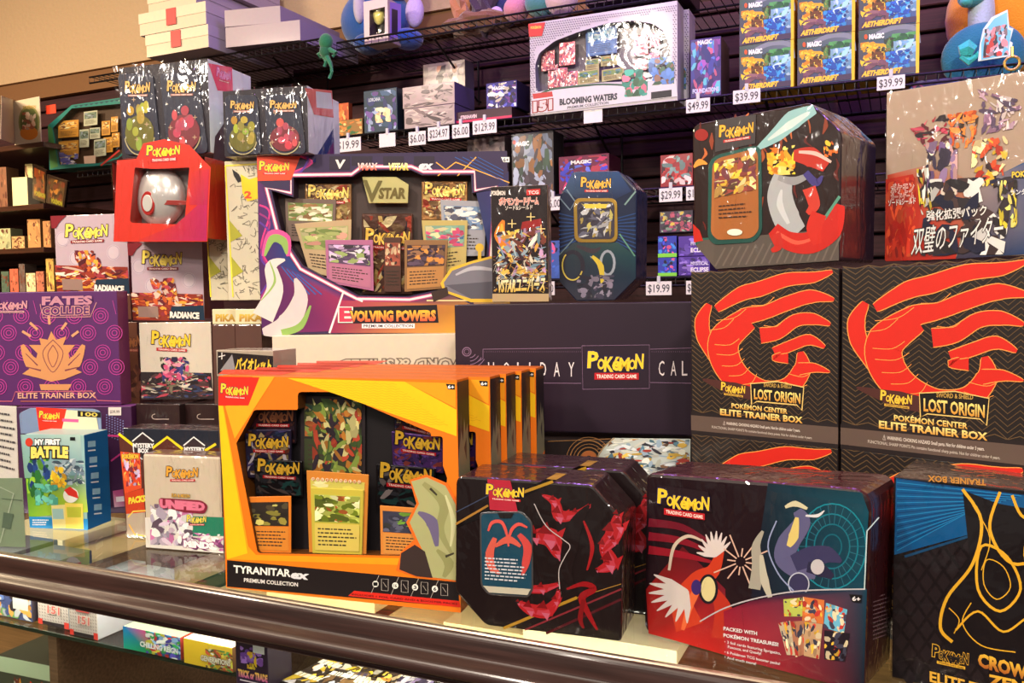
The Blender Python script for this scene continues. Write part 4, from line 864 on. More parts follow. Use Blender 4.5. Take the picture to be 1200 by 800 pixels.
# white carton on the dark trays
A = Box('booster_display_box', 'white shrink-wrapped carton on the black trays, lowest of the white cartons', 'box', (166, 468), (250, 467), (163, 378), .09, dep=1.6, yaw=22, m='wrap', front=(222, 208, 190), side=(120, 90, 80), top=(214, 196, 180))
white_lot(A, quadmap((163, 378), (243, 378), (250, 467), (166, 468)), [(44, 34, 38), (200, 70, 90), (90, 60, 60), (210, 200, 180), (60, 70, 110), (120, 110, 90)], 80, 0)
p = A.P(); p.busy([(192, 418), (222, 418), (220, 446), (190, 446)], 26, [(200, 80, 120), (60, 60, 120), (40, 36, 60), (240, 150, 170)], .22, 82, 2, True); A.put(p, 'printed_figure_patch', 'wrap'); p = A.P(); p.logo(178, 404, 222, 406, 13, out=(60, 34, 20)); A.put(p, 'game_logo')
for (nm, lab, bl, br, tl, dep, yaw, sd, T, lg, tx) in (
    ('booster_display_box', 'lavender white carton with fiery print, below the red ball-window box', (156, 375), (240, 376), (149, 285), 1.6, 20, 90, ((149, 285), (233, 284), (240, 376), (156, 375)), (167, 310, 212, 310), 'RADIANCE'),
    ('booster_display_box', 'lavender white carton with fiery print, left of the red ball-window box', (67, 343), (152, 345), (59, 253), 1.78, 14, 95, ((59, 253), (145, 250), (152, 345), (67, 343)), (77, 279, 125, 277), 'RADIANCE')):
    b = Box(nm, lab, 'box', bl, br, tl, .09, dep=dep, yaw=yaw, m='wrap', front=(186, 164, 176), side=(110, 60, 50), top=(196, 170, 160))
    T = quadmap(*T)
    p = b.P()
    for cx, cy in ((.14, .3), (.82, .48), (.3, .55)): c = T(cx, cy); p.ell(c[0], c[1], 8, 9, (200, 182, 192)); p.ring(c[0], c[1], 7, 8, .6, (160, 140, 160), 14)
    b.put(p, 'pale_pattern', 'wrap')
    white_lot(b, T, [(140, 50, 36), (220, 100, 50), (236, 160, 60), (90, 30, 40), (236, 200, 180), (170, 60, 70)], sd, 0)
    p = b.P(); c = T(.3, .9); d = T(.1, .86); p.poly([T(.08, .82), T(.36, .82), T(.36, .96), T(.08, .96)], (150, 120, 110)); p.poly([T(.55, .82), T(1, .8), T(1, .99), T(.5, .99)], (30, 50, 70)); a_, e_ = T(.52, .96), T(.92, .97); p.text(tx, a_[0], a_[1], e_[0], e_[1], 7, (240, 230, 220), .06, (40, 20, 20), .08); p.poly([T(0, 0), T(.22, .0), T(.12, .08), T(.06, .16), T(0, .16)], (130, 30, 40)); b.put(p, 'box_lettering', 'wrap')
    p = b.P(); p.logo(*lg, 13, (240, 214, 90), (60, 30, 40), bar=(130, 30, 36)); b.put(p, 'game_logo')
    if 'left of' in lab: CB = b
for i, (y0, y1) in enumerate(((376, 346), (470, 378))):
    d_ = Box('brown_carton', ['dark brown carton above, squeezed behind the purple carton', 'dark brown carton below, squeezed behind the purple carton'][i], 'box', (70, y0-1), (154+i*10, y0), (70, y1), .08, dep=1.78, yaw=14, down_to=1.0 if i else None, m='wrap', front=(96, 60, 46), side=(80, 50, 40), top=(90, 60, 50))
    if i == 1:
        p = d_.P(); p.logo(136, 406, 164, 406, 12, (130, 80, 50), (70, 40, 30), bar=(130, 60, 50), bart=(180, 130, 110)); p.busy([(134, 420), (164, 420), (166, 466), (138, 466)], 20, [(110, 70, 56), (130, 80, 66), (76, 46, 40)], .2, 5); d_.put(p, 'printed_artwork', 'wrap')  # dim brown logo and dabs: a reflection in the dark side, painted on
# purple carton with gold emblem
fa = Box('card_box', 'purple carton with ringed pattern and tan emblem, at left edge', 'box', (-14, 475.5), (142, 472.5), (-23, 343),  .04, dep=1.58, yaw=22, front=(84, 34, 96), side=(130, 60, 110), top=(120, 80, 170))
p = fa.P()
for r_, row in enumerate((372, 392, 415, 432, 455)):
    for c_ in range(6):
        cx = -6+c_*31+(r_ % 2)*15; 
        if cx > 136 or cx < -10: continue
        for q in (3, 6, 9): p.ring(cx+r_*1.2, row-2+0, q, q, .8, (190, 60, 150), 16)
for c_ in range(5): p.line([(8+c_*31, 352), (12+c_*31, 368)], .8, (170, 60, 140))
TN = (206, 142, 92); TD = (120, 56, 70)
# abstract tan crest: layered fan and petals
p.poly([(60, 388), (66, 398), (78, 394), (74, 404), (88, 404), (80, 414), (84, 430), (96, 436), (76, 444), (60, 447), (46, 443), (26, 438), (40, 428), (44, 414), (34, 404), (48, 404), (46, 396), (56, 398)], TN)
for sgn in (-1, 1):
    p.ribbon([(62+sgn*12, 430), (62+sgn*26, 424), (62+sgn*36, 404)], [9, 15, 4], TN); p.ribbon([(62+sgn*14, 434), (62+sgn*30, 430)], [2, 1], TD); p.ribbon([(62+sgn*18, 428), (62+sgn*32, 414)], [1.5, .8], TD)
p.line(crom([(62, 398), (50, 414), (62, 436), (74, 414), (62, 398)]), .9, TD); p.line(crom([(62, 404), (56, 416), (62, 430), (68, 416), (62, 404)]), .9, TD)
for a_, b_ in (((35, 378), (44, 386)), ((78, 378), (72, 386)), ((26, 388), (36, 394)), ((92, 388), (84, 394)), ((57, 370), (58, 380))): p.line([a_, b_], 3, (210, 150, 110))
p.poly([(46, 450), (84, 450), (80, 457), (48, 457)], TN); p.line([(-12, 470), (14, 470), (18, 459), (108, 458), (114, 469), (141, 470)], 1, (200, 100, 120)); fa.put(p, 'printed_artwork')
p = fa.P(); p.text('ELITE TRAINER BOX', 21, 466.5, 112, 466, 6.5, (224, 170, 140), .02); p.line([(24, 470), (112, 470)], 1.6, (150, 80, 80)); p.text('FATES', 50, 357, 107, 356, 9.5, (190, 130, 150), .05, (70, 30, 90), .05); p.text('COLLIDE', 50, 369, 104, 368, 9.5, (80, 34, 96), .02, (200, 140, 140), .07); p.line([(47, 356), (50, 372), (106, 371), (113, 354)], .9, (200, 140, 140)); fa.put(p, 'box_lettering')
p = fa.P(); p.logo(-8, 362, 31, 362, 9, (200, 140, 150), (90, 40, 100), bar=(200, 150, 150), bart=(90, 40, 100)); fa.put(p, 'game_logo')
pu = Box('card_box', 'dark purple carton with dotted print and white price sticker, under the ringed purple carton', 'box', (26, 640), (160, 640), (19, 477), .04, dep=1.58, yaw=22, front=(66, 30, 72), side=(80, 30, 80), top=(120, 60, 130), down_to=1.0)
p = pu.P()
for i in range(7):
    for j in range(9): p.ell(125+i*3.2, 486+j*3+i*1.2, .9, .9, (120, 130, 180), 6); p.ell(30+i*2.4, 490+j*3+i*.6, .8, .8, (120, 130, 180), 6)
p.poly([(127, 477), (142, 477), (142, 486.5), (127, 486.5)], (226, 216, 210)); p.line([(124, 510), (142, 511)], 2.2, (226, 70, 150)); p.line([(130, 540), (146, 528)], 2, (200, 60, 140)); p.poly([(132, 575), (150, 572), (150, 593), (134, 594)], ((200, 90, 150), (180, 70, 130), (150, 60, 110), (230, 180, 210))); p.line([(136, 585), (148, 584)], 6, (240, 226, 236)); pu.put(p, 'printed_artwork')
p = pu.P(); p.text('$39.99', 129, 484, 140, 484, 3.6, (90, 80, 80), .02); pu.put(p, 'sticker_lettering')
# black trays and their support
for i, (x0, x1) in enumerate(((160, 211), (213, 262))):
    tr_ = Box('black_tray', ['left black display tray with a pale thumb cut-out, under the lowest white carton', 'right black display tray with a pale thumb cut-out, beside the yellow box'][i], 'tray', (x0, 498), (x1, 499), (x0, 473), .09, dep=1.57, yaw=12, m='wrap', front=(46, 28, 28), side=(40, 26, 26), top=(30, 22, 24))
    p = tr_.P(); p.ring(x0+22, 488, 4, 3, .8, (180, 160, 150), 10, 1.6, 4.7); p.line([(x0+22, 491), (x0+38, 491)], .8, (190, 170, 160)); tr_.put(p, 'thumb_cutout', 'print')
su = Box('brown_carton', 'plain dark carton holding up the black trays', 'box', (160, 620), (262, 620), (160, 499.5), .085, dep=1.575, yaw=12, front=(50, 36, 34), down_to=1.0)
su.root.location.z -= .001
# mystery pack box
my = Box('pack_box', 'dark carton with yellow zigzag and white diamonds, behind the white shrink-wrapped box', 'box', (149, 629), (264, 636), (138, 501), .05, z=1.0, front=(30, 34, 48), side=(60, 40, 50), top=(50, 40, 44), m='wrap')
p = my.P()
p.poly([(139, 508), (170, 534), (196, 512), (222, 528), (262, 524), (264, 634), (149, 628)], (90, 44, 34)); 
p.line([(139, 508), (158, 523), (172, 535)], 3, (246, 220, 30)); p.line([(176, 527), (196, 512), (214, 526)], 3, (246, 220, 30)); p.line([(240, 528), (253, 520)], 3, (246, 220, 30))
for cx, cy in ((167, 520), (227, 525)):
    p.poly([(cx-11, cy-4), (cx, cy-13), (cx+12, cy-4), (cx+12, cy+12), (cx, cy+18), (cx-11, cy+12)], (50, 38, 42)); p.line([(cx-12, cy-3), (cx, cy-13), (cx+13, cy-3)], 1.6, (240, 240, 240)); p.line([(cx-11, cy+2), (cx-10, cy+12), (cx, cy+18)], 1.2, (240, 240, 240))
p.poly([(141, 529), (164, 531), (166, 572), (146, 578)], (226, 80, 40)); p.busy([(142, 530), (163, 532), (165, 568), (147, 570)], 34, [(210, 50, 40), (240, 190, 90), (200, 180, 220), (120, 40, 60), (250, 120, 60)], .2, 88, 1.8, True)
p.poly([(146, 578), (168, 572), (170, 600), (148, 602)], (206, 66, 30)); p.poly([(148, 602), (170, 600), (171, 628), (149, 628)], (190, 170, 150)); p.line([(150, 606), (156, 599), (171, 598)], 1.6, (250, 210, 90)); p.line([(151, 614), (158, 626), (171, 628)], 1.6, (250, 190, 80)); p.text('PACKS', 151, 590, 170, 587, 7, (240, 220, 60), .06); my.put(p, 'printed_artwork', 'wrap')
p = my.P(); p.text('MYSTERY', 156, 524, 180, 524.5, 5, (245, 245, 245), .05); p.text('BOX', 162, 530, 174, 530.5, 5, (245, 245, 245), .05); p.text('MYSTERY', 216, 528, 240, 528.5, 4.5, (245, 245, 245), .05); p.text('POKÉMON', 143, 537, 162, 537, 5, (250, 200, 60), .06, (120, 30, 30)); my.put(p, 'box_lettering')
# white shrink-wrapped box
un = Box('booster_display_box', 'crinkled shrink-wrapped white carton with pink rounded lettering, front left of the yellow box', 'box', (171, 642), (262, 649), (168, 531), .042, z=1.0, m='wrap', front=(206, 192, 170), side=(110, 100, 90), top=(120, 90, 84), bev=.004)
p = un.P()
p.poly([(170, 606), (262, 608), (262, 648), (171, 641)], (226, 222, 214)); p.poly([(210, 604), (262, 606), (262, 628), (212, 628)], (40, 130, 100))
p.busy([(176, 590), (226, 592), (226, 640), (176, 638)], 60, [(220, 200, 220), (170, 160, 180), (240, 240, 240), (190, 110, 160), (110, 90, 110), (250, 250, 246)], .17, 91, 1.8); p.busy([(224, 624), (262, 626), (262, 647), (224, 644)], 20, [(240, 240, 240), (190, 110, 170), (120, 60, 110), (250, 250, 250)], .2, 92, 2.4); un.put(p, 'printed_artwork', 'wrap')
p = un.P(); p.logo(195, 559, 231, 559, 10, (236, 170, 60), (80, 50, 30)); p.logo(219, 612, 241, 612, 7, (240, 220, 90), (30, 90, 70)); un.put(p, 'game_logo', 'wrap')
p = un.P(); p.poly(rnd([(186, 583), (236, 586), (244, 592), (240, 602), (214, 600), (186, 592)], 4), (130, 30, 56)); p.text('UNIFIED', 188, 594, 239, 598, 9, (226, 120, 150), .08, (120, 30, 50), .03); p.text('SUN & MOON', 201, 582, 222, 583, 4, (220, 170, 70), .04, (50, 50, 60)); p.text('MINDS', 216, 640, 250, 643, 7, (250, 250, 250), .07, (150, 60, 130), .06); un.put(p, 'box_lettering')
# blue hanging battle box
bb = Box('hanging_box', 'blue and green hanging box with yellow lettering, at the front left of the counter', 'box', (35, 618), (103, 621), (23, 508), .062, z=1.0, front=(150, 190, 190), side=(20, 100, 160), top=(160, 180, 180), right=(18, 96, 158), m='print')
p = bb.P()
p.poly([(24, 509), (94, 509), (98, 560), (29, 560)], ((150, 190, 190), (176, 206, 196), (110, 150, 170), (120, 170, 150))); p.poly([(30, 560), (99, 556), (103, 600), (34, 606)], ((60, 130, 40), (110, 150, 150), (190, 220, 60), (120, 180, 50)))
p.busy([(60, 540), (98, 536), (100, 570), (64, 566)], 30, [(200, 210, 214), (110, 130, 150), (150, 170, 186), (70, 90, 110)], .2, 97, 3, True)
p.busy([(28, 534), (58, 538), (60, 580), (34, 596)], 26, [(40, 110, 50), (140, 190, 50), (30, 60, 120), (60, 90, 170), (90, 150, 50)], .2, 98, 1.4)
p.busy([(58, 545), (78, 548), (78, 572), (60, 570)], 12, [(248, 206, 50), (226, 170, 40)], .28, 99, 1.2); p.busy([(40, 566), (68, 568), (68, 592), (42, 592)], 12, [(110, 200, 180), (80, 170, 150)], .26, 100, 1.3)
p.ell(83, 580, 9, 9, (240, 240, 236)); p.poly([(75, 574), (82, 570), (90, 576), (92, 584), (80, 580)], (220, 50, 40))
p.poly([(34, 605), (103, 608), (103, 621), (35, 618)], (34, 140, 206)); p.poly([(60, 592), (76, 591), (78, 619), (62, 619)], (240, 226, 150)); p.poly([(76, 589), (97, 590), (98, 620), (77, 619)], (246, 220, 100)); p.poly([(78, 594), (95, 594), (95, 606), (79, 606)], (190, 196, 60)); p.poly([(61, 596), (74, 596), (75, 608), (62, 608)], (160, 200, 200)); bb.put(p, 'printed_artwork')
p = bb.P(); p.text('MY FIRST', 41, 521, 70, 521, 6.5, (250, 250, 250), .06, (30, 30, 40), .1); p.text('BATTLE', 37, 536, 79, 536, 12, (250, 226, 110), .07, (24, 24, 34), .09, arc=1); p.ell(34, 518, 4.4, 5, (206, 60, 40)); p.poly([(82, 512), (88, 512), (88, 516), (82, 516)], (20, 20, 24)); p.lines_of_text([(38, 608), (57, 608), (57, 616), (38, 616)], 3, (236, 240, 246), 2); bb.put(p, 'box_lettering')
p = bb.PS()
for i in range(5):
    x, yy = 108+i*1.8, 520+i*18.5; p.poly([(x-5, yy-3), (x+4, yy-4), (x+4, yy+3), (x-5, yy+4)], (150, 196, 220)); p.line([(x-5, yy+8), (x+4, yy+7)], 1.6, (236, 240, 246))
bb.put(p, 'side_print')
tab = bb.slab(rnd([(24, 508), (22, 484), (35, 478), (110, 479), (118, 482), (119, 507)], [0, 4, 2, 4, 6, 0])[::-1], -.06, .0012, (120, 140, 176), 'hang_tab')
p = bb.P(-.0595); p.poly([(75, 480), (112, 482), (116, 506), (72, 506)], (214, 210, 180)); p.poly([(42, 477), (78, 479), (72, 505), (46, 505)], (232, 50, 30)); p.logo(46, 490, 69, 491, 7); p.poly([(91, 481), (118, 483), (118, 489), (91, 488)], (20, 18, 22)); p.line([(73, 492), (92, 493)], 3.6, (236, 90, 150)); p.text('100', 95, 487, 114, 488, 4.5, (226, 200, 90), .02); bb.put(p, 'tab_print')
# leaflet stand
lf = Box('leaflet_stand', 'clear stand holding a printed price leaflet, at far left of counter', 'stand', (-30, 640), (28, 641), (-40, 476), .02, dep=1.36, yaw=22, body=False, down_to=1.0)
lf.slab([(-20, 560), (22, 570), (19, 476), (-20, 474)], -.005, .001, (226, 220, 210), 'printed_leaflet', 'print')
p = lf.P(-.0045); p.lines_of_text([(-12, 480), (18, 484), (20, 556), (-10, 548)], 9, (80, 76, 80), 8, .3); lf.put(p, 'leaflet_text')
lf.slab([(-30, 640), (30, 641), (26, 560), (-30, 560)], -.004, .001, (130, 150, 120), 'lower_leaflet', 'print')
p = lf.P(-.0035); p.line([(-10, 566), (16, 578), (0, 636)], 1.6, (170, 186, 160)); p.line([(2, 584), (26, 586)], .8, (90, 110, 90)); p.poly([(4, 600), (16, 602), (12, 620), (2, 618)], (90, 110, 90)); lf.put(p, 'leaflet_graphic')
lf.slab([(-32, 642), (31, 643), (24, 474), (-38, 472)], .0, .002, (240, 240, 240), 'clear_sleeve', 'film')
# red box with ball window
rd = Box('window_box', 'red arched carton with round white-and-red tin behind its window, upper left', 'box', (135, 283), (243, 283), (137, 190), .10, dep=1.52, yaw=9, body=False, front=(206, 54, 40))
arch = [(133, 283), (243, 283), (247, 196), (240, 189), (222, 170), (192, 163), (168, 168), (160, 186), (137, 188)]
rh = rnd([(152, 261), (216, 263), (222, 196), (205, 197), (180, 198), (158, 196)], [5, 5, 2, 8, 8, 2])
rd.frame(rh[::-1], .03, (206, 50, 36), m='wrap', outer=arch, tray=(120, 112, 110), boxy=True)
p = rd.P(); p.poly([(205, 264), (243, 230), (242, 282), (160, 282)], ((190, 40, 60), (180, 30, 90), (170, 30, 90), (200, 50, 40))); p.poly([(224, 200), (245, 198), (243, 240), (222, 240)], ((206, 50, 40), (190, 40, 60), (170, 30, 80), (190, 40, 60))); rd.put(p, 'printed_artwork', 'wrap')
p = rd.P(); p.logo(172, 183, 210, 181, 10, barh=5.5); rd.put(p, 'game_logo', 'wrap')
bl3 = rd.pl.off(-.0285).p(188, 231); mb = MB(); ellipsoid(mb, bl3, (.056, .025, .054), (206, 202, 200)); mb.build('ball_tin', rd.root, 'tin')
p = rd.P(.002); 
mb = MB(); cc = rd.pl.off(-.0035).p(173, 238); 
for rr, dd, c in ((.019, 0, (190, 40, 36)), (.0135, .0015, (226, 222, 216))):
    ring = [cc+rd.u*rr*.75*math.cos(a)+np.array([0, 0, rr*1.1*math.sin(a)])+rd.n*dd for a in [2*math.pi*i/24 for i in range(24)]]
    prism(mb, ring, -rd.n*.006, .0006, c)
mb.build('ball_button', rd.root, 'tin')
mb = MB(); pl_ = rd.pl.off(-.0045); prism(mb, [pl_.p(*q) for q in ((184, 240), (219, 240), (219, 235), (184, 234))], -rd.n*.003, .0004, (170, 60, 56)); mb.build('ball_band', rd.root, 'tin')
# two tin multipacks
def multipack(label, bl, br, tl, dep, yaw, cut, sidep, seed, logo_tilt=0):
    b = Box('tin_multipack', label, 'box', bl, br, tl, .13, dep=dep, yaw=yaw, m='wrap', front=(40, 34, 44), side=(206, 216, 226), top=(110, 80, 90), right=(206, 214, 222))
    T = quadmap(tl, (tl[0]+br[0]-bl[0]+(tl[0]-bl[0])*0+cut, tl[1]-1.5), br, bl)
    for i in (0, 1):
        u0, u1 = (.03, .44) if i == 0 else (.52, .97)
        q = rnd([T(u0, .96), T(u1, .96), T(u1, .06), T(u0, .06)], 7); b.slab(q, .003, .004, (44, 46, 64), 'upright_tin', 'wrap', bev=.001)
        p = b.P(.0035); c = T((u0+u1)/2, .60); wq = abs(T(u1, 0)[0]-T(u0, 0)[0])*.36; hq = abs(bl[1]-tl[1])
        body = (166, 158, 62) if i == 0 else (190, 76, 92)
        p.ell(c[0], c[1]+hq*.12, wq*1.15, hq*.2, tuple(x*.62 for x in body)); 
        RR = random.Random(seed+i)
        for k in range(9): p.ell(c[0]+RR.uniform(-.8, .8)*wq, c[1]+RR.uniform(-.22, .24)*hq, wq*RR.uniform(.2, .34), hq*RR.uniform(.05, .08), tuple(x*RR.uniform(.8, 1.1) for x in body), 12)
        p.ring(c[0], c[1]+hq*.12, wq*1.2, hq*.24, 1.4, (170, 160, 120), 16, .2, 2.9)
        for k in range(3): sx, sy = T(u0+.05+RR.random()*(u1-u0-.1), .3+RR.random()*.5); p.line([(sx-2.5, sy), (sx+2.5, sy)], .7, (190, 160, 130)); p.line([(sx, sy-2.5), (sx, sy+2.5)], .7, (190, 160, 130))
        a, d = T(u0+.07, .27), T(u1-.06, .27); p.logo(a[0], a[1], d[0], d[1], hq*.1, (230, 180, 100), (40, 24, 30), bar=(170, 110, 100), barh=2.4); b.put(p, 'tin_print', 'wrap')
    p = b.PS(); sidep(p); b.put(p, 'side_print', 'wrap'); shrink_film(b, .0038, (.0045, .016), seed, .008); return b
def s1(p):
    p.poly([(244, 74), (272, 79), (273, 108), (255, 106)], (226, 60, 100)); p.logo(254, 90, 270, 94, 9, (236, 150, 200), (150, 50, 130)); p.poly([(252, 160), (272, 130), (272, 190), (250, 186)], (60, 20, 40))
def s2(p):
    p.poly([(357, 103), (389, 106), (391, 138), (368, 134)], (200, 60, 60)); p.poly([(370, 107), (388, 109), (390, 128), (371, 126)], (190, 206, 214)); p.poly([(370, 184), (391, 150), (392, 190), (366, 190)], (40, 60, 120)); p.poly([(380, 186), (391, 166), (392, 190)], (110, 50, 110))
multipack('shrink-wrapped pair of upright tins with pink-cornered side, on the red ball-window box', (143, 186), (247, 184), (134, 80), 1.535, 8, -4, s1, 200)
multipack('shrink-wrapped pair of upright tins with white, red-cornered side, on the wide purple box', (263, 184), (362, 184), (260, 107), 1.47, 12, -6, s2, 210)
# pale tall cartons with black line pattern
for i, (bl, br, tl, dep, lab) in enumerate((((247, 352), (272, 352), (236, 193), 1.56, 'pale tall carton with line scribbles, behind its twin'), ((268, 352), (307, 352), (262, 189), 1.5, 'pale tall carton with line scribbles, directly left of the wide purple box'))):
    b = Box('tall_card_box', lab, 'box', bl, br, tl, .05, dep=dep, yaw=20, front=(206, 196, 170), side=(226, 200, 60), top=(230, 210, 120))
    p = b.P(); x0, x1 = (238, 268) if i == 0 else (264, 305)
    RR = random.Random(300+i)
    for k in range(70):
        x, yy = RR.uniform(x0+6, x1-2), RR.uniform(196, 346); 
        if x < x0+3+(yy-196)*.06: continue
        n_ = RR.randint(3, 4); rr = RR.uniform(3, 7); p.line(crom([(x+RR.uniform(-rr, rr), yy+RR.uniform(-rr, rr)) for _ in range(n_)], 4), .6, (110, 104, 92))
    for k in range(2): yy = 262+k*42; p.poly([(x0+3+k*2, yy-6), (x0+20+k*1, yy+14), (x0+5+k*2, yy+22)], (170, 166, 50))
    if i: p.poly([(272, 198), (280, 204), (284, 212), (279, 214), (274, 206)], (30, 24, 24)); p.poly([(282, 204), (292, 210), (305, 206), (305, 232), (290, 236), (284, 226)], (240, 200, 30)); p.text('2', 287, 232, 294, 232, 8, (220, 80, 40), .05)
    else: p.poly([(244, 202), (250, 205), (253, 214), (248, 214)], (30, 24, 24)); p.poly([(252, 208), (258, 214), (264, 212), (264, 238), (256, 236)], (240, 200, 30)); p.text('2', 257, 235, 262, 235, 8, (220, 80, 40), .05)
    p.line([(x0, 194), (x0+9, 348)], 1.6, (240, 220, 60)); p.line([(x0, 194), (x1, 192)], 2, (236, 216, 90)); b.put(p, 'printed_artwork')
    c = Box('flat_card_box', ['cream carton with gold capitals, under the rear scribbled carton', 'cream carton with gold capitals, under the scribbled carton beside purple box'][i], 'box', (249 if i == 0 else 276, 380), (277 if i == 0 else 308, 380), (248 if i == 0 else 276, 362), .05, dep=dep, yaw=20, front=(222, 210, 170), side=(150, 110, 80), top=(60, 46, 44))
    p = c.P(); q = ('PIKA', 253, 275) if i == 0 else ('PIKA', 281, 307); p.text(q[0], q[1], 376, q[2], 376, 8, ((226, 190, 80), (170, 120, 40)), .05); c.put(p, 'box_lettering')
    k = Box('clear_riser', ['brown-tinted plastic riser under the rear cream carton', 'brown-tinted plastic riser under the front cream carton'][i], 'stand', (249 if i == 0 else 276, 400), (276 if i == 0 else 307, 400), (249 if i == 0 else 276, 380.5), .05, dep=dep, yaw=20, m='wrap', front=(92, 62, 54), down_to=1.0)
# small silver and black carton
sm = Box('small_pack_box', 'small silver shrink-wrapped carton with yellow foreign lettering, behind the yellow box', 'box', (254, 441), (321, 441), (254, 410), .06, dep=1.34, yaw=4, m='wrap', front=(170, 156, 140), side=(150, 136, 120), top=(206, 196, 180))
p = sm.P(); p.poly([(255, 412), (320, 417), (320, 438), (255, 438)], (34, 26, 28)); p.poly([(258, 434), (272, 415), (276, 434)], (150, 146, 150)); p.line([(256, 418), (264, 416)], 1, (240, 236, 230)); p.line([(260, 413), (260, 421)], 1, (240, 236, 230)); sm.put(p, 'printed_artwork', 'wrap')
p = sm.P(); p.text('バイオレット', 276, 432, 317, 434, 11, (240, 200, 60), .05, (60, 30, 10), .05, shear=.1); sm.put(p, 'box_lettering')
Box('brown_carton', 'plain carton hidden behind the yellow box, holding up the small silver carton', 'box', (256, 500), (320, 500), (256, 441.5), .06, dep=1.345, yaw=4, front=(90, 70, 56), down_to=1.0).root.location.z -= .001

# ================================================================== BACK WALL SHELVES
def proj(P):
    d = np.array(P)-CAM; z = np.dot(d, CK); return (600+F*np.dot(d, CI)/z, 400-F*np.dot(d, CJ)/z)
def bquad(b, u0=0., v0=0., u1=1., v1=1.):
    """px corners tl,tr,br,bl of a sub-rectangle of the front (v down)"""
    def q(u, v): return proj(b.a+b.u*b.w*u+np.array([0, 0, b.h*(1-v)]))
    return [q(u0, v0), q(u1, v0), q(u1, v1), q(u0, v1)]
T2, T1, T3, T4 = 1.864, 2.135, 1.657, 1.433
def wire_shelf(x0, x1, z, yf, yb, label, br=()):
    t = empty('wire_shelf', ((x0+x1)/2, (yf+yb)/2, z-.004), label, 'shelf')
    for (yy, zz_, nm) in ((yf, z-.004, 'front_rail'), (yf, z-.024, 'lower_rail'), (yb, z-.004, 'back_rail'), ((yf+yb)/2, z-.006, 'middle_rail')):
        m = MB(); tube(m, [(x0, yy, zz_), (x1, yy, zz_)], .003, (22, 18, 22)); m.build(nm, t, 'wire')
    m = MB(); n = int((x1-x0)/.024)
    for i in range(n+1):
        x = x0+(x1-x0)*i/n; tube(m, [(x, yb, z-.002), (x, yf, z-.002), (x, yf-.001, z-.024)], .0014, (26, 22, 26), 4)
    tag(m.build('cross_wires', t, 'wire'), None, kind='stuff')
    for x in br:
        m = MB(); tube(m, [(x, yf+.08, z-.008), (x, yb-.02, z-.13), (x, yb+.005, z-.13)], .0035, (20, 16, 20)); tube(m, [(x, yb-.01, z-.005), (x, yb-.01, z-.14)], .0035, (20, 16, 20)); m.build('bracket', t, 'wire')
    return t
YF, YB = 2.1, 2.47
wire_shelf(-1.52, .75, T2, YF, YB, 'black wire shelf holding the patterned window boxes and the yellow-sided boxes', (-1.3, -.75, -.3, .25))
wire_shelf(-1.50, -.30, T1, YF, YB, 'uppermost black wire shelf with plush toys and grey rocks', (-1.22, -.62))
wire_shelf(-2.52, -1.56, T1+.020, YF, YB, 'uppermost black wire shelf at left, carrying the white storage boxes', (-1.8,))
wire_shelf(-1.6, .6, T3, YF+.03, YB, 'middle black wire shelf behind the blue octagonal tin', (-.9, -.45))
wire_shelf(-1.6, .6, T4, YF+.03, YB, 'lowest black wire shelf just above the dark purple carton', (-.5,))
wire_shelf(-2.62, -2.15, float(ony((100, 199), 2.12)[2]), YF+.02, YB, 'short black wire shelf under the teal window box', (-2.3,))

def item(name, label, cat, x0, y0, x1, y1, zsh, Y, d, col, pal, seed=1, n=30, size=.17, m='print', side=None, yaw=0, group=None, top=None, spiky=False, asp=1.7):
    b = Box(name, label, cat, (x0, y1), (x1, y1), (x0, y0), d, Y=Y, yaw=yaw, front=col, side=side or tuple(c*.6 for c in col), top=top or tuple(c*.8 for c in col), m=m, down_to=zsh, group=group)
    if pal:
        p = b.P(); p.busy(bquad(b, .03, .04, .97, .96), n, pal, size, seed, asp, spiky); b.put(p, 'printed_artwork', m)
    return b
def tq(b, p, txt, u0, v0, u1, h, col, **k):
    q = bquad(b, u0, 0, u1, v0); p.text(txt, q[3][0], q[3][1], q[2][0], q[2][1], h, col, **k)
# patterned window boxes
for i in (1, 0):
    if i == 1: continue
bw = Box('window_box', 'large pale patterned window box with arched opening and red corner, on the wire shelf', 'box', (622, 136), (794, 114), (619, 28), .07, Y=2.09, yaw=0, body=False, front=(190, 184, 196))
up_arch = [(628, 60)]
arc_pts = [(632+ (776-632)*t, 0) for t in (0, 1)]
hp = rnd([(628, 108), (627, 76), (632, 62), (650, 48), (676, 38), (712, 27), (742, 24), (766, 28), (778, 37), (785, 55), (787, 90), (770, 94), (740, 95), (700, 97), (660, 101), (640, 106)], 3, 2)
bw.frame(hp[::-1], .03, (196, 188, 200), inner=(120, 120, 136), tray=(110, 100, 112))
p = bw.P()
for i in range(64):
    for j in range(40):
        x = 621+i*2.7+(j % 2)*1.3; yy = 29+j*2.7-(x-620)*.135
        if yy < 28-(x-620)*.135: continue
        cy = 63-math.sin(min(1, max(0, (x-620)/165))*math.pi*.62)*42
        if 625 < x < 788 and yy > cy-4 - (6 if x > 760 else 0): continue
        if x > 792: continue
        p.poly([(x, yy), (x+1.5, yy+.3), (x+1.6, yy+1.5), (x+.2, yy+1.3)], (96, 86, 108))
p.poly([(622, 134), (624, 114), (642, 106), (700, 100), (740, 98), (792, 92), (794, 113)], (214, 210, 216)); p.line(crom([(630, 112), (650, 104), (700, 99), (735, 100)]), 2.2, (56, 90, 70))
p.poly([(619, 28), (639, 26), (635, 42), (620, 43)], (206, 46, 50)); p.poly([(624, 110), (647, 107), (648, 113), (625, 116)], (190, 60, 60))
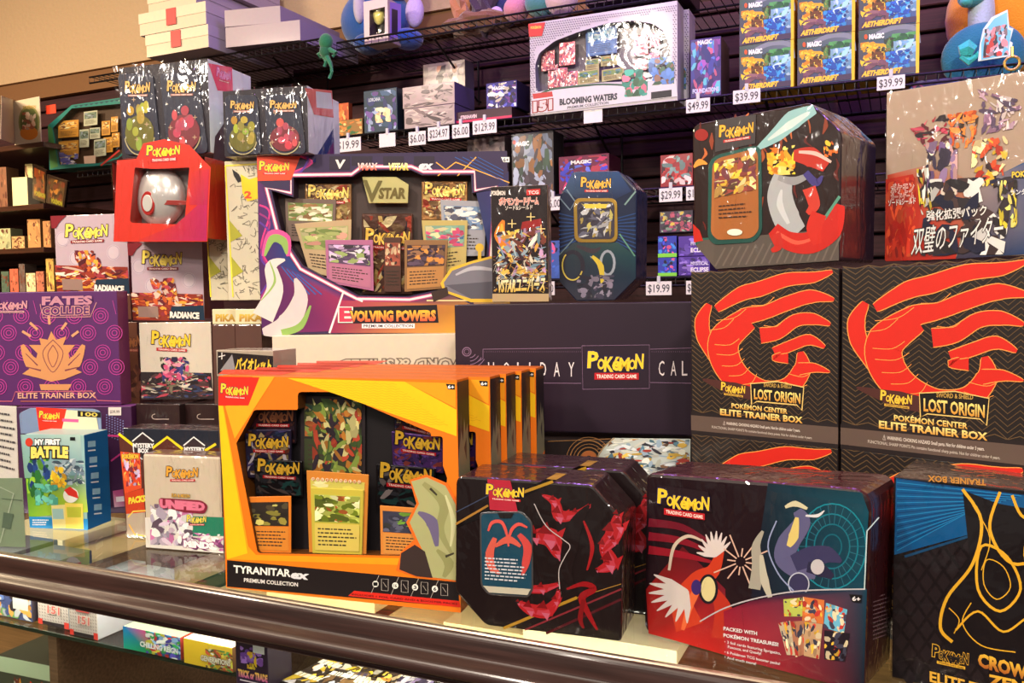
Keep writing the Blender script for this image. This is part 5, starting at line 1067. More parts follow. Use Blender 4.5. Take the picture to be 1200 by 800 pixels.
for cx, cy, c1, c2 in ((745, 98, (226, 120, 140), (60, 140, 120)), (776, 84, (130, 100, 84), (90, 130, 190))): p.busy([(cx-16, cy-16), (cx+14, cy-18), (cx+14, cy+14), (cx-16, cy+16)], 26, [c1, c2, tuple(min(255, q*1.2) for q in c2), (70, 110, 80)], .24, int(cx), 1.4)
p.poly([(763, 108), (787, 105), (787, 113), (763, 116)], (40, 36, 44)); bw.put(p, 'printed_artwork')
p = bw.P(); p.text('BLOOMING WATERS', 656, 123, 723, 116, 7, (60, 60, 70), .05); p.text('PREMIUM COLLECTION', 665, 127.5, 713, 121.5, 3, (90, 90, 100), .02); p.text('151', 626, 130.5, 646, 127.5, 11, (226, 200, 200), .06, (150, 60, 60), .08); p.text('POKÉMON', 622, 34, 634, 33, 3, (240, 190, 80), .05); bw.put(p, 'box_lettering')
QP = [(150, 60, 80), (200, 150, 150), (110, 50, 80), (230, 200, 200), (90, 60, 90)]
for k, (x0, y0, x1, y1) in enumerate(((655, 50, 674, 78), (634, 60, 650, 84), (642, 76, 654, 104), (653, 80, 665, 106), (664, 84, 677, 106), (742, 42, 760, 66), (761, 40, 773, 56), (760, 62, 773, 74), (743, 70, 758, 84))):
    dy = -(x1-x0)*.12; c_ = pack(bw, [(x0, y0), (x1, y0+dy), (x1, y1+dy), (x0, y1)], -.012-(k % 3)*.004, (150, 80, 90), QP, 120+k, False)
card(bw, [(686, 34), (723, 29), (723, 62), (687, 67)], -.016, (70, 100, 160), [(80, 130, 190), (150, 190, 220), (60, 90, 150), (200, 210, 220)], 130, 'picture_card', dense=30, lower=(90, 130, 180))
for k, q in enumerate(([(686, 70), (702, 68), (702, 80), (686, 82)], [(704, 66), (723, 64), (723, 76), (704, 78)], [(677, 84), (702, 80), (702, 96), (677, 100)], [(705, 82), (731, 78), (731, 92), (705, 96)])): card(bw, q, -.01, (180, 170, 120), [(120, 150, 90), (200, 140, 70), (90, 130, 170), (60, 110, 90)], 134+k, dense=14)
copy_tree(bw.root, bw.n*-.075+bw.u*.012, 'second pale patterned window box, directly behind the first, only its edge showing')
# blue box
b = item('card_box', 'purple and blue carton between the patterned window box and the yellow-sided boxes', 'box', 809, 47, 845, 108, T2, 2.11, .11, (70, 50, 120), [(80, 110, 200), (150, 80, 170), (50, 40, 100), (190, 90, 130), (90, 170, 190), (60, 60, 140)], 140, 40, side=(50, 34, 60))
p = b.P(); tq(b, p, 'MAGIC', .25, .1, .7, 5, (240, 236, 240), bold=.05); tq(b, p, 'FOUNDATIONS', .08, .92, .92, 5, (200, 200, 240), bold=.05); b.put(p, 'box_lettering')
# yellow-sided boxes, 3 columns x 2 rows
ae = Box('card_box', 'yellow-sided blue carton, lower right of the block of six', 'box', (1006, 85), (1077, 78), (1008, 36), .16, Y=2.10, yaw=0, front=(90, 110, 130), side=(226, 180, 40), right=(226, 184, 40), top=(120, 120, 110), down_to=T2)
def Q_(u, v): q = bquad(ae, u, v, u, v); return q[0]
p = ae.P(); qd = bquad(ae); p.poly(qd, ((70, 90, 80), (110, 116, 130), (60, 90, 150), (80, 60, 90)))
p.ribbon([Q_(.3, .12), Q_(.6, .02), Q_(.92, .1), Q_(.99, .4)], [5, 6, 6, 5], (130, 136, 150)); p.busy(bquad(ae, .5, .15, .95, .45), 24, [(50, 130, 60), (90, 170, 100), (40, 90, 60)], .25, 3)
p.busy(bquad(ae, .55, .3, .98, .75), 22, [(150, 200, 230), (110, 160, 200), (180, 210, 230)], .25, 4); p.busy(bquad(ae, .03, .25, .5, .75), 34, [(250, 190, 50), (236, 150, 40), (252, 216, 90)], .22, 5, 2, True); p.busy(bquad(ae, .22, .4, .42, .65), 14, [(120, 70, 40), (70, 44, 30)], .3, 6)
p.busy(bquad(ae, .45, .5, .85, .9), 30, [(40, 90, 190), (60, 160, 230), (30, 60, 140)], .22, 7); p.busy(bquad(ae, .1, .62, .5, .88), 14, [(110, 70, 90), (130, 90, 100)], .25, 8); p.busy(bquad(ae, .42, .22, .58, .5), 10, [(90, 130, 70), (120, 90, 50), (50, 60, 50)], .3, 10)
a_ = bquad(ae, .945, 0, 1, 1); p.poly(a_, (236, 196, 50)); p.poly(bquad(ae, .05, .86, .95, .98), (70, 54, 84)); ae.put(p, 'printed_artwork')
p = ae.P(); tq(ae, p, 'MAGIC', .18, .2, .42, 5.5, (246, 244, 246), bold=.07); tq(ae, p, 'AETHERDRIFT', .06, .95, .7, 6, (250, 200, 60), bold=.06, shear=.3); q = Q_(.12, .14); p.ell(q[0], q[1], 2, 3, (226, 90, 50)); ae.put(p, 'box_lettering')
BUH = ae.h+.001
labs = {(0, 1): 'yellow-sided blue carton, upper right of the block of six', (1, 0): 'yellow-sided blue carton, lower middle of the block of six', (1, 1): 'yellow-sided blue carton, upper middle of the block of six', (2, 0): 'yellow-sided blue carton, lower left of the block of six', (2, 1): 'yellow-sided blue carton, upper left of the block of six'}
for c in range(3):
    for r in range(2):
        if c or r: copy_tree(ae.root, (-c*(ae.w+.008)-(.0), r*.0+(.0), r*BUH), labs[(c, r)])
# smaller boxes of the same shelf
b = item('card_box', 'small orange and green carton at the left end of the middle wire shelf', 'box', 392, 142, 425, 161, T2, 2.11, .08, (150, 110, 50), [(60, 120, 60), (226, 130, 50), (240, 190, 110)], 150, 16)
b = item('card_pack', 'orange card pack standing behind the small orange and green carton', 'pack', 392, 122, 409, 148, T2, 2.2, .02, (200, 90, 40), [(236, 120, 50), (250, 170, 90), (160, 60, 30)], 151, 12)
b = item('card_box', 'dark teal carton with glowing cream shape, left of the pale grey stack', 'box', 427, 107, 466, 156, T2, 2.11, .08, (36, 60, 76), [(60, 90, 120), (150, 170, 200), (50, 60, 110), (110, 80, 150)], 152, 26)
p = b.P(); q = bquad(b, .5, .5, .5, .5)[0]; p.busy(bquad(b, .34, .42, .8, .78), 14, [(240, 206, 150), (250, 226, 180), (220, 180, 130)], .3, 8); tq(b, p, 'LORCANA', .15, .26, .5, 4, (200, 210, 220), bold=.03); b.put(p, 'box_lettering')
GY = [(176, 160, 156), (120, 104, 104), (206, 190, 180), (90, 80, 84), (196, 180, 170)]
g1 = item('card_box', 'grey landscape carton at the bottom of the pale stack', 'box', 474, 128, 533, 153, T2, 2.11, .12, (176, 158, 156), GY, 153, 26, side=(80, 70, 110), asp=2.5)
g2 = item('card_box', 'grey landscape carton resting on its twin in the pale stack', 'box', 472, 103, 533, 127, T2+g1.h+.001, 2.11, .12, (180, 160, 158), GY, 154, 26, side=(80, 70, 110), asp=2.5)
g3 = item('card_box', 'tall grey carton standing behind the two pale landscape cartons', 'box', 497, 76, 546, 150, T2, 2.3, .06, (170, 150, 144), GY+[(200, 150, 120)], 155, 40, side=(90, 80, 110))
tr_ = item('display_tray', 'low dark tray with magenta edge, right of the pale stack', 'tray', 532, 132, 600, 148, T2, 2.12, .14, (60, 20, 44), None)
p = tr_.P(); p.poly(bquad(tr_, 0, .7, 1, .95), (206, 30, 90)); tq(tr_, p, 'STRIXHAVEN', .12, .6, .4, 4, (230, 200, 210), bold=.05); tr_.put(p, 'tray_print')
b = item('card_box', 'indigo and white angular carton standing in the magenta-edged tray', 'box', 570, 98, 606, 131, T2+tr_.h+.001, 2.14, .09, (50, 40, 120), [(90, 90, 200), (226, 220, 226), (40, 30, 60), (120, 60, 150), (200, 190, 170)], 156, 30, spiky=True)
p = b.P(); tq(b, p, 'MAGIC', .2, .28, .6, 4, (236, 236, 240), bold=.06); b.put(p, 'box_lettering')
# lower tiers
MG = [(70, 60, 70), (120, 130, 160), (160, 110, 70), (60, 80, 70), (170, 180, 200)]
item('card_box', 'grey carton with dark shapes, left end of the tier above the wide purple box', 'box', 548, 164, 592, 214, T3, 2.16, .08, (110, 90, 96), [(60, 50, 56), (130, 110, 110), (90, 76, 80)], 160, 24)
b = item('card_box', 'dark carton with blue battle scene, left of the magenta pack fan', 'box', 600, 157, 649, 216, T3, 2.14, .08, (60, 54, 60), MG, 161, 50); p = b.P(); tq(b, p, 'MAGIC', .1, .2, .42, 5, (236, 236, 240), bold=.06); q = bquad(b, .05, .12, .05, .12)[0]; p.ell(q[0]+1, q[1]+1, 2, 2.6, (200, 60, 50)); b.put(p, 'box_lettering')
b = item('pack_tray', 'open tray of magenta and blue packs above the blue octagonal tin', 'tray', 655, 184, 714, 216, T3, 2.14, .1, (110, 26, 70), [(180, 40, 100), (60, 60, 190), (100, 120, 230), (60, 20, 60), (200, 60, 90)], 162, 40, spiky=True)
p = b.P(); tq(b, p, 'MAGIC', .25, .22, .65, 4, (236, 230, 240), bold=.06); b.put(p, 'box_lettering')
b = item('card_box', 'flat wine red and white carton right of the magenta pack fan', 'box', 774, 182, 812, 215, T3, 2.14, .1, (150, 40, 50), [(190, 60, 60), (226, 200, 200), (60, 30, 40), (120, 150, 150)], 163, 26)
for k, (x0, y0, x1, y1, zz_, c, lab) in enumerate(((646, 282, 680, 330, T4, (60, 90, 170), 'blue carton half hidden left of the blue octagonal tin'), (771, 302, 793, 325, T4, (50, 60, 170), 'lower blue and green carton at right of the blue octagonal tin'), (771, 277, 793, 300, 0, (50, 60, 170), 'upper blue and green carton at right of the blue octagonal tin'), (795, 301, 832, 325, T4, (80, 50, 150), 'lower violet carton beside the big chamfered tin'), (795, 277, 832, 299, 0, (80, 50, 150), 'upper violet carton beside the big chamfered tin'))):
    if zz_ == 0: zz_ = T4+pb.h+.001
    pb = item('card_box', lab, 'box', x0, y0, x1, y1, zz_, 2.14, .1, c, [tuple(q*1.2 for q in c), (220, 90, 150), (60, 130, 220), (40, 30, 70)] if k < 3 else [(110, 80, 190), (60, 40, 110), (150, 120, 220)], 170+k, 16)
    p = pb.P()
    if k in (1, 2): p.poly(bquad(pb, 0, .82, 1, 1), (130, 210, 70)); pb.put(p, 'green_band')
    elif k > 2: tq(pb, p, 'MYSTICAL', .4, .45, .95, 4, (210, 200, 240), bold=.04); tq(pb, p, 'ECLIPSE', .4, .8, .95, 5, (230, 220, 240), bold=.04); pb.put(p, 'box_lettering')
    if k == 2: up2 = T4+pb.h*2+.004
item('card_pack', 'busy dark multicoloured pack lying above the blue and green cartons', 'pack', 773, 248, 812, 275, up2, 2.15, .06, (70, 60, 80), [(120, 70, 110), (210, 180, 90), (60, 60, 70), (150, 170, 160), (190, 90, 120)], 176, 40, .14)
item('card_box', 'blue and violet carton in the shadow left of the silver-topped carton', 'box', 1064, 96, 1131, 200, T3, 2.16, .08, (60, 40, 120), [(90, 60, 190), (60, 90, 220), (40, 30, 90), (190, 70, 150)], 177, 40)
# price tags
def ptag(x, yy, txt, wpx=32, Y=2.088, hpx=17, z=None):
    lab = ('white price tag reading %s on the shelf edge' % txt) if txt else 'blank white price tag on the shelf edge'
    return lab
TG = [(408, 171, '$19.99', 'white price tag reading $19.99, under the small orange and green carton', 30), (454, 165, '', 'blank cream tag under the dark teal carton', 19), (489, 163, '$6.00', 'white price tag reading $6.00, under the left end of the pale stack', 20), (514, 157.5, '$234.97', 'white price tag reading $234.97, under the pale stack', 25), (540, 154.5, '$6.00', 'white price tag reading $6.00, under the magenta-edged tray', 20), (568, 150, '$129.99', 'white price tag reading $129.99, under the indigo angular carton', 28),
      (695, 137, '', 'blank lilac tag under the pale patterned window box', 22), (818, 125, '$49.99', 'white price tag reading $49.99, under the purple and blue carton', 28), (875, 114.5, '$39.99', 'white price tag reading $39.99, under the lower left yellow-sided carton', 32), (1044, 98.5, '$39.99', 'white price tag reading $39.99, under the lower right yellow-sided carton', 33),
      (648, 239, '$6.00', 'white price tag reading $6.00, half hidden left of the blue octagonal tin', 20), (786, 229, '$29.99', 'white price tag reading $29.99, under the flat wine red carton', 27), (817, 227, '$19.99', 'white price tag mostly hidden by the big chamfered tin, upper tier', 26), (772, 338, '$19.99', 'white price tag reading $19.99, below the blue and green cartons', 30), (815, 337, '$6.00', 'white price tag mostly hidden by the black swirl carton, lowest tier', 22), (640, 338, '$6.00', 'white price tag between the slim black carton and blue octagonal tin', 20)]
for (x, yy, txt, lab, wp) in TG:
    b = Box('price_tag', lab, 'price tag', (x-wp/2, yy+8), (x+wp/2, yy+8), (x-wp/2, yy-8), .0015, Y=2.092 if yy < 180 else 2.122, yaw=0, front=(226, 220, 226), side=(180, 176, 184), top=(220, 214, 220), part='card', bev=.0003)
    if txt: p = b.P(); tq(b, p, txt, .08, .78, .92, 9.5, (70, 66, 80), bold=.01); b.put(p, 'price_lettering')
    mb = MB(); c = b.a+b.u*b.w/2+np.array([0, .001, b.h]); boxmb(mb, c[0]-.004, c[1]-.002, c[2]-.004, c[0]+.004, c[1]+.004, c[2]+.014, (200, 200, 210)); mb.build('clip', b.root, 'print')
# uppermost shelf: white storage boxes
ZW = T1+.021
for k, (x0, y0, x1, dy, L) in enumerate(((172, 50, 245, 0, .5), (165, 33, 243, 0, .5), (176, 18, 232, .03, .5), (170, 0, 229, -.01, .46), (178, -16, 232, .01, .5))):
    b = Box('storage_box', ['white card storage box with red sticker, lowest of the stack at top left', 'white card storage box, second from the bottom, red sticker on its lid', 'white card storage box, middle of the stack, slightly pushed back', 'white card storage box, second from the top of the stack', 'white card storage box, top of the stack, cut by the frame edge'][k], 'box', (x0, 70), (x1, 70), (x0, 53), .40, Y=2.03+dy, yaw=0, front=(226, 206, 176), side=(196, 180, 190), top=(210, 190, 170), right=(190, 176, 200), down_to=None)
    s_ = .068; b.root.location.z = ZW+.001+k*(s_+.002)
    sc_ = s_/b.h; b.root.scale = (1, 1, 1)
    for ch in list(b.root.children): bpy.data.objects.remove(ch)
    mb = MB(); o_ = np.array(b.root.location); wv = b.u*b.w/2; dv = np.array([0, .2, 0]); pts = [o_-wv-dv, o_+wv-dv, o_+wv-dv+np.array([0, 0, s_]), o_-wv-dv+np.array([0, 0, s_])]
    prism(mb, pts, (0, .40, 0), .001, (226, 206, 176), (196, 180, 190), (210, 190, 170), (184, 170, 200)); mb.build('carton', b.root)  # white carton; the purple light on its right side is put into the colour
    lid = MB(); l0 = [p_+np.array([-.002 if i in (0, 3) else .002, -.002, .0]) for i, p_ in enumerate(pts)]; l0[0] = l0[0]+np.array([0, 0, .036]); l0[1] = l0[1]+np.array([0, 0, .036]); prism(lid, l0, (0, .404, 0), .001, (232, 214, 184), (200, 186, 196), (216, 196, 176), (190, 176, 206)); lid.build('lid', b.root)
    if k in (0, 1):
        st = MB(); c = o_-dv+np.array([.002, -.0045, .0]); boxmb(st, c[0]-.022, c[1], c[2]+.016, c[0]+.018, c[1]+.001, c[2]+.066, (226, 84, 80)); st.build('red_sticker', b.root)
for k, (px, py, lab, dd) in enumerate(((338, 60, 'pale lilac storage box lying right of the white stack', .0), (326, 22, 'cream open flap box leaning on the white stack, cut by frame top', .05))):
    pc = ony((px, py), 2.2); mb = MB(); w_, h_ = (.125, .06) if k == 0 else (.09, .05); zz_ = ZW+.001 if k == 0 else ZW+.063
    prism(mb, [(pc[0]-w_, 2.06, zz_), (pc[0]+w_, 2.10, zz_), (pc[0]+w_, 2.10, zz_+h_), (pc[0]-w_, 2.06, zz_+h_)], (0, .3, 0), .001, (176, 160, 164), (150, 136, 160), (190, 176, 176))
    o = mb.build('storage_box', None); tag(o, lab, 'box')
# plush toys and figures on the uppermost shelf (plain stand-ins)
def plush(name, label, cat, parts, base_z=None):
    """parts: (name, px, py, Y, rx, ry, rz, colour)"""
    c0 = ony((parts[0][1], parts[0][2]), parts[0][3]); t = empty(name, (c0[0], c0[1], c0[2]-parts[0][6]), label, cat)
    for (nm, px, py, Y, rx, ry, rz, col) in parts:
        mb = MB(); ellipsoid(mb, ony((px, py), Y), (rx, ry, rz), col); mb.build(nm, t, 'plush')
    return t
plush('plush_toy', 'blue rounded plush with pale limbs behind the windowed figure box', 'plush', [('body', 440, 24, 2.33, .12, .08, .10, (24, 84, 160)), ('head', 452, -16, 2.3, .08, .07, .06, (20, 60, 130)), ('arm', 421, 8, 2.25, .018, .02, .05, (190, 180, 196)), ('arm', 486, 14, 2.25, .03, .02, .045, (190, 170, 220)), ('foot', 432, 52, 2.22, .045, .05, .03, (20, 70, 150)), ('foot', 478, 46, 2.22, .045, .05, .03, (20, 70, 170))])
wbx = Box('figure_box', 'white framed window box with small pale yellow toy, in front of the blue plush', 'box', (427, 52), (455, 47), (427, 2), .07, Y=2.12, yaw=0, body=False)
wbx.frame([(433, 12), (433, 42), (451, 39), (451, 8)], .04, (216, 196, 190), inner=(60, 40, 60))
p = wbx.PS(); p.poly([(457, 2), (470, 5), (470, 42), (457, 46)], (150, 120, 220)); p.poly([(459, 10), (466, 12), (466, 38), (459, 40)], (30, 20, 50)); wbx.put(p, 'side_print')
mb = MB(); ellipsoid(mb, wbx.pl.off(-.03).p(444, 17), (.018, .015, .03), (250, 236, 130), 16, 10); mb.build('toy', wbx.root, 'plush')
t = empty('hanging_toy', tuple(ony((383, 62), 2.09)-np.array([0, 0, .07])), 'small green dangling toy hooked over the front of the top wire shelf', 'toy')
mb = MB(); ellipsoid(mb, ony((382, 49), 2.08), (.022, .018, .024), (20, 110, 70), 14, 10); mb.build('head', t, 'plush')
mb = MB(); ellipsoid(mb, ony((381, 60), 2.08), (.018, .014, .02), (18, 96, 62), 14, 10); mb.build('body', t, 'plush')
for q in ([(378, 62), (373, 64), (376, 68)], [(386, 58), (394, 62), (390, 66)], [(383, 66), (387, 74), (389, 84), (386, 92)], [(379, 66), (382, 72), (380, 78)]):
    mb = MB(); tube(mb, [ony(c, 2.08) for c in q], [.008, .006, .005, .005][:len(q)], (30, 120, 84)); mb.build('limb', t, 'plush')
t = empty('rock_ornament', tuple(ony((545, 36), 2.2)), 'brown craggy figurine on a broad base on the top wire shelf', 'ornament')
RR = random.Random(4); mb = MB(); ellipsoid(mb, ony((560, 27), 2.2), (.105, .06, .03), (120, 76, 56), 18, 8, lambda d: 1+.18*math.sin(9*d[0]+5*d[1])+.1*math.sin(17*d[2])); mb.smooth = False; mb.build('base', t, 'plush')
mb = MB(); ellipsoid(mb, ony((543, 6), 2.2), (.035, .035, .075), (176, 116, 76), 14, 10, lambda d: 1+.22*math.sin(7*d[0]+6*d[2])); mb.smooth = False; mb.build('peak', t, 'plush')
mb = MB(); ellipsoid(mb, ony((566, 2), 2.2), (.04, .03, .09), (56, 36, 60), 14, 10, lambda d: 1+.2*math.sin(8*d[0]+6*d[2])); mb.smooth = False; mb.build('peak', t, 'plush')
t = plush('plush_ball', 'dark blue ball plush with lilac disc on the top wire shelf', 'plush', [('body', 590, 14, 2.25, .045, .045, .045, (30, 40, 90)), ('disc', 581, 17, 2.19, .022, .008, .022, (200, 170, 230))])
plush('plush_toy', 'pink rounded plush beside the dark blue ball plush', 'plush', [('body', 605, 12, 2.17, .034, .04, .034, (206, 130, 150)), ('head', 604, -8, 2.17, .024, .03, .026, (200, 130, 150))])
plush('plush_toy', 'teal and cream rounded plush, rightmost on the top wire shelf', 'plush', [('body', 636, 2, 2.16, .05, .04, .042, (70, 130, 140)), ('belly', 658, -4, 2.14, .045, .04, .05, (216, 180, 190))])
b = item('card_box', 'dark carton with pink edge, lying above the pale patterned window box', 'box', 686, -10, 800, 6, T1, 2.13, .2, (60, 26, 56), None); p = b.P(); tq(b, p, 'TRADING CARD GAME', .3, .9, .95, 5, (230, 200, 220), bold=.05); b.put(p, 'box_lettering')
# right end plushes
plush('plush_toy', 'huge orange rounded plush with pale blue band, top right corner', 'plush', [('body', 1202, 14, 2.37, .17, .1, .16, (236, 150, 24)), ('band', 1150, 20, 2.28, .028, .04, .085, (190, 206, 226))])
plush('plush_toy', 'teal disc-shaped plush behind the small turquoise toy, at right end of shelf', 'plush', [('body', 1152, 66, 2.2, .085, .025, .075, (36, 120, 156))])
plush('plush_toy', 'small turquoise plush knob cut by the frame top, left of the orange plush', 'plush', [('body', 1139, -3, 2.25, .03, .03, .022, (60, 170, 190)), ('tuft', 1133, 2, 2.24, .015, .02, .012, (80, 200, 210))])
t = empty('small_toy', tuple(ony((1140, 70), 2.14)), 'small turquoise lizard-like toy leaning at the shelf edge', 'toy')
for nm, q, r_ in (('body', [(1124, 60), (1134, 57), (1142, 60)], [.012, .02, .012]), ('limb', [(1126, 66), (1136, 72), (1144, 66)], [.006, .01, .006]), ('limb', [(1144, 62), (1150, 66), (1152, 62)], [.006, .009, .004])):
    mb = MB(); tube(mb, [ony(c, 2.13) for c in q], r_, (50, 190, 200)); mb.build(nm, t, 'plush')
st = Box('standee_sign', 'white-edged cyan cut-out sign with pink, red and black patches, before the orange plush', 'sign', (1146, 72), (1186, 66), (1148, 14), .004, Y=2.12, yaw=0, outline=[(1148, 52), (1152, 34), (1162, 20), (1181, 11), (1183, 32), (1188, 33), (1184, 48), (1187, 50), (1185, 66), (1146, 72)][::-1], front=(214, 232, 240), part='board')
p = st.P(); p.poly([(1150, 50), (1156, 34), (1165, 22), (1180, 14), (1181, 34), (1185, 36), (1181, 64), (1150, 70)], (110, 196, 226)); p.busy([(1154, 34), (1180, 28), (1182, 64), (1152, 68)], 34, [(206, 130, 140), (190, 50, 50), (40, 40, 60), (220, 214, 230), (150, 120, 130)], .2, 9, 1.6); st.put(p, 'printed_patches')
mb = MB(); c = ony((1186, 74), 2.09)
tube(mb, [c+np.array([.014*math.cos(a), 0, .014*math.sin(a)]) for a in [2*math.pi*i/14 for i in range(15)]], .0028, (226, 186, 90)); tube(mb, [c+np.array([0, 0, .014]), c+np.array([0, 0, .034])], .003, (226, 186, 90))
tag(mb.build('key_ring', None, 'gold'), 'gold ring and clasp hanging from the shelf edge at top right', 'key ring')

# ---- left end: wooden shelf boards with small goods
BD = [(30, 170, 'top'), (30, 241, 'second'), (30, 291, 'third'), (30, 342, 'lowest')]
bz = []
for (x, yy, nm) in BD:
    z_ = float(ony((x, yy), 2.1)[2]); bz.append(z_); mb = MB(); x1_ = float(ony((57, yy), 2.1)[0])
    boxmb(mb, -3.9, 2.08, z_-.018, x1_, 2.47, z_, (64, 34, 22), .001); tag(mb.build('shelf_board', None, 'wood'), '%s dark wooden shelf board at the left edge' % nm, 'shelf')
LFT = [(2, 318, 11, 3, (90, 110, 90), 'dark green small carton, leftmost on the lowest board'), (12, 315, 22, 3, (216, 110, 80), 'salmon small carton on the lowest board'), (23, 309, 30, 3, (120, 100, 90), 'narrow grey bottle-shaped carton on the lowest board'), (31, 320, 42, 3, (240, 214, 160), 'cream small carton with a dark mark on the lowest board'), (43, 318, 52, 3, (206, 120, 90), 'dull pink small carton, right end of the lowest board'), (55, 303, 64, 3, (230, 180, 90), 'tall amber carton beside the white lavender carton'),
       (-6, 268, 13, 2, (190, 190, 140), 'greenish striped carton, left end of the third board'), (14, 277, 29, 2, (220, 170, 110), 'low tan carton on the third board'), (33, 257, 48, 2, (210, 150, 90), 'tall tan carton on the third board'), (51, 259, 60, 2, (200, 140, 84), 'tall tan carton, right end of the third board'),
       (-4, 196, 9, 1, (150, 100, 70), 'brown carton, left end of the second board'), (15, 208, 33, 1, (255, 240, 180), 'bright cream carton on the second board'), (31, 192, 40, 1, (240, 220, 150), 'tall cream carton behind the hanging packs')]
for k, (x0, y0, x1, bi, c, lab) in enumerate(LFT):
    b = item('card_box', lab, 'box', x0, y0, x1, BD[bi][1]-1, bz[bi]+.0005, 2.12+(.0 if k % 2 else .01)+(.06 if k == 12 else 0), .06, c, [tuple(q*.8 for q in c), tuple(min(255, q*1.15) for q in c), (120, 70, 50)] if k not in (11,) else None, 400+k, 12, yaw=12)
bk = Box('open_booklet', 'open white booklet with a framed orange and green picture, on the top left board', 'book', (17, 169), (48, 165), (19, 118), .004, Y=2.11, yaw=-4, front=(216, 200, 170), part='right_page', down_to=bz[0]+.0005)
p = bk.P(); p.ell(34, 143, 12.5, 19.5, (150, 150, 90)); p.ell(34, 143, 10.5, 17.5, (100, 110, 60)); p.ell(34, 156, 10.5, 8, (226, 140, 50)); p.busy([(26, 132), (42, 130), (42, 152), (26, 152)], 12, [(226, 190, 160), (190, 110, 80), (236, 210, 180)], .28, 6, 1.3); p.text('POKÉMON', 27, 128, 42, 127, 4, (200, 160, 90), .03); bk.put(p, 'page_print')
pl_ = Plane(bk.a, np.array([math.sin(math.radians(-38)), -math.cos(math.radians(-38)), 0])); mb = MB(); prism(mb, [pl_.p(0, 163), pl_.p(17, 168.5), pl_.p(19, 118), pl_.p(1, 112)], (0, .003, 0), .0002, (206, 186, 150)); mb.build('left_page', bk.root)
p = Painter(pl_); p.lines_of_text([(3, 124), (15, 126), (13, 160), (2, 158)], 8, (150, 120, 90), 4, .3); bk.put(p, 'left_page_print')
te = Box('window_box', 'teal edged angular window box full of golden packs, upper left shelf', 'box', (60, 198), (150, 190), (58, 120), .08, Y=2.14, yaw=0, body=False)
te.frame([(62, 150), (84, 127), (146, 121), (146, 176), (138, 184), (116, 191), (70, 193)][::-1], .03, (30, 120, 110), outer=[(58, 199), (150, 191), (150, 113), (84, 123), (56, 147)], inner=(40, 60, 50), tray=(70, 50, 34))
p = te.P(); p.poly([(56, 147), (61, 150), (68, 195), (59, 198)], (70, 130, 70)); p.poly([(117, 193), (138, 186), (148, 178), (150, 191)], (50, 30, 30)); p.line([(118, 194), (140, 176)], 2, (196, 60, 50)); 
for i in range(10): p.poly([(86+i*6, 124.2-i*.9), (89+i*6, 126-i*.9), (92+i*6, 123.2-i*.9)], (20, 70, 80))
te.put(p, 'printed_artwork')
for k, q in enumerate(([(68, 142), (92, 140), (92, 160), (68, 162)], [(66, 166), (92, 164), (92, 184), (67, 186)], [(119, 142), (129, 141), (129, 158), (119, 159)], [(130, 137), (138, 136), (138, 154), (130, 155)], [(121, 161), (132, 160), (132, 178), (121, 179)], [(131, 156), (140, 155), (140, 172), (131, 173)])): te_o = card(te, q, -.012, (200, 140, 50), [(230, 170, 70), (120, 70, 40), (240, 220, 160), (170, 110, 50)], 430+k, 'golden_pack', dense=24)
for k, q in enumerate(([(93, 152), (104, 151), (104, 172), (93, 173)], [(105, 150), (117, 149), (117, 162), (105, 163)], [(98, 131), (114, 129), (114, 146), (98, 148)], [(110, 164), (124, 162), (124, 182), (110, 184)])): card(te, q, -.008, (190, 190, 160), [(110, 130, 110), (150, 160, 170), (70, 80, 70)], 440+k, dense=14)
p = te.P(-.006); p.busy([(62, 178), (92, 180), (90, 194), (62, 195)], 24, [(110, 120, 200), (230, 226, 230), (80, 90, 170), (220, 200, 90)], .26, 9, 1.4); p.poly([(98, 183), (112, 182), (112, 192), (99, 193)], (236, 200, 170)); te.put(p, 'corner_print')
mb = MB(); boxmb(mb, *(ony((54, 134), 2.13)-np.array([0, .0, 0])), *(ony((65, 122), 2.13)+np.array([0, .002, 0])), (236, 70, 40)); o = mb.build('red_tag', None); tag(o, 'small red-orange tag between the booklet and the teal window box', 'tag')
for k, (q, c, lab) in enumerate((([(38, 232), (53, 238), (54, 199), (39, 192)], (190, 90, 40), 'orange and black hanging card pack, left of the pair'), ([(54, 238), (75, 243), (79, 212), (55, 204)], (120, 90, 50), 'dark olive and yellow hanging card pack, right of the pair'))):
    pl_ = Plane(ony((38, 232), 2.02), (math.sin(math.radians(-30)), -math.cos(math.radians(-30)), 0)); mb = MB(); prism(mb, [pl_.p(*v) for v in q], (0, .008, 0), .001, (36, 26, 22)); o = mb.build('card_pack', None, 'foil'); tag(o, lab, 'pack')
    p = Painter(pl_); cx = np.mean(np.array(q), axis=0); qq = [tuple(cx+(np.array(v)-cx)*.82) for v in (q[3], q[2], q[1], q[0])]; p.poly(qq, c); p.busy(qq, 24, [c, (60, 40, 30), (220, 150, 60), (150, 70, 40)], .2, 450+k); a_, b_ = cx+np.array([-5.5, 13]), cx+np.array([7, 17]); p.text('POKÉMON', a_[0], a_[1], b_[0], b_[1], 5, (226, 220, 60), .06); p.build('pack_print', o, 'foil')

for i_, (b_, am, ce_) in enumerate(((t1, .0016, (.006, .022)), (m1, .0016, (.007, .024)), (cz, .0010, (.008, .03)), (t3, .0014, (.007, .02)), (jb, .0016, (.006, .02)), (sp, .002, (.005, .014)), (bt, .002, (.005, .016)), (A, .0016, (.006, .016)), (un, .003, (.005, .012)), (my, .0014, (.006, .02)), (sm, .002, (.005, .01)), (rd, .0035, (.005, .02)))):
    shrink_film(b_, am, ce_, 600+i_)
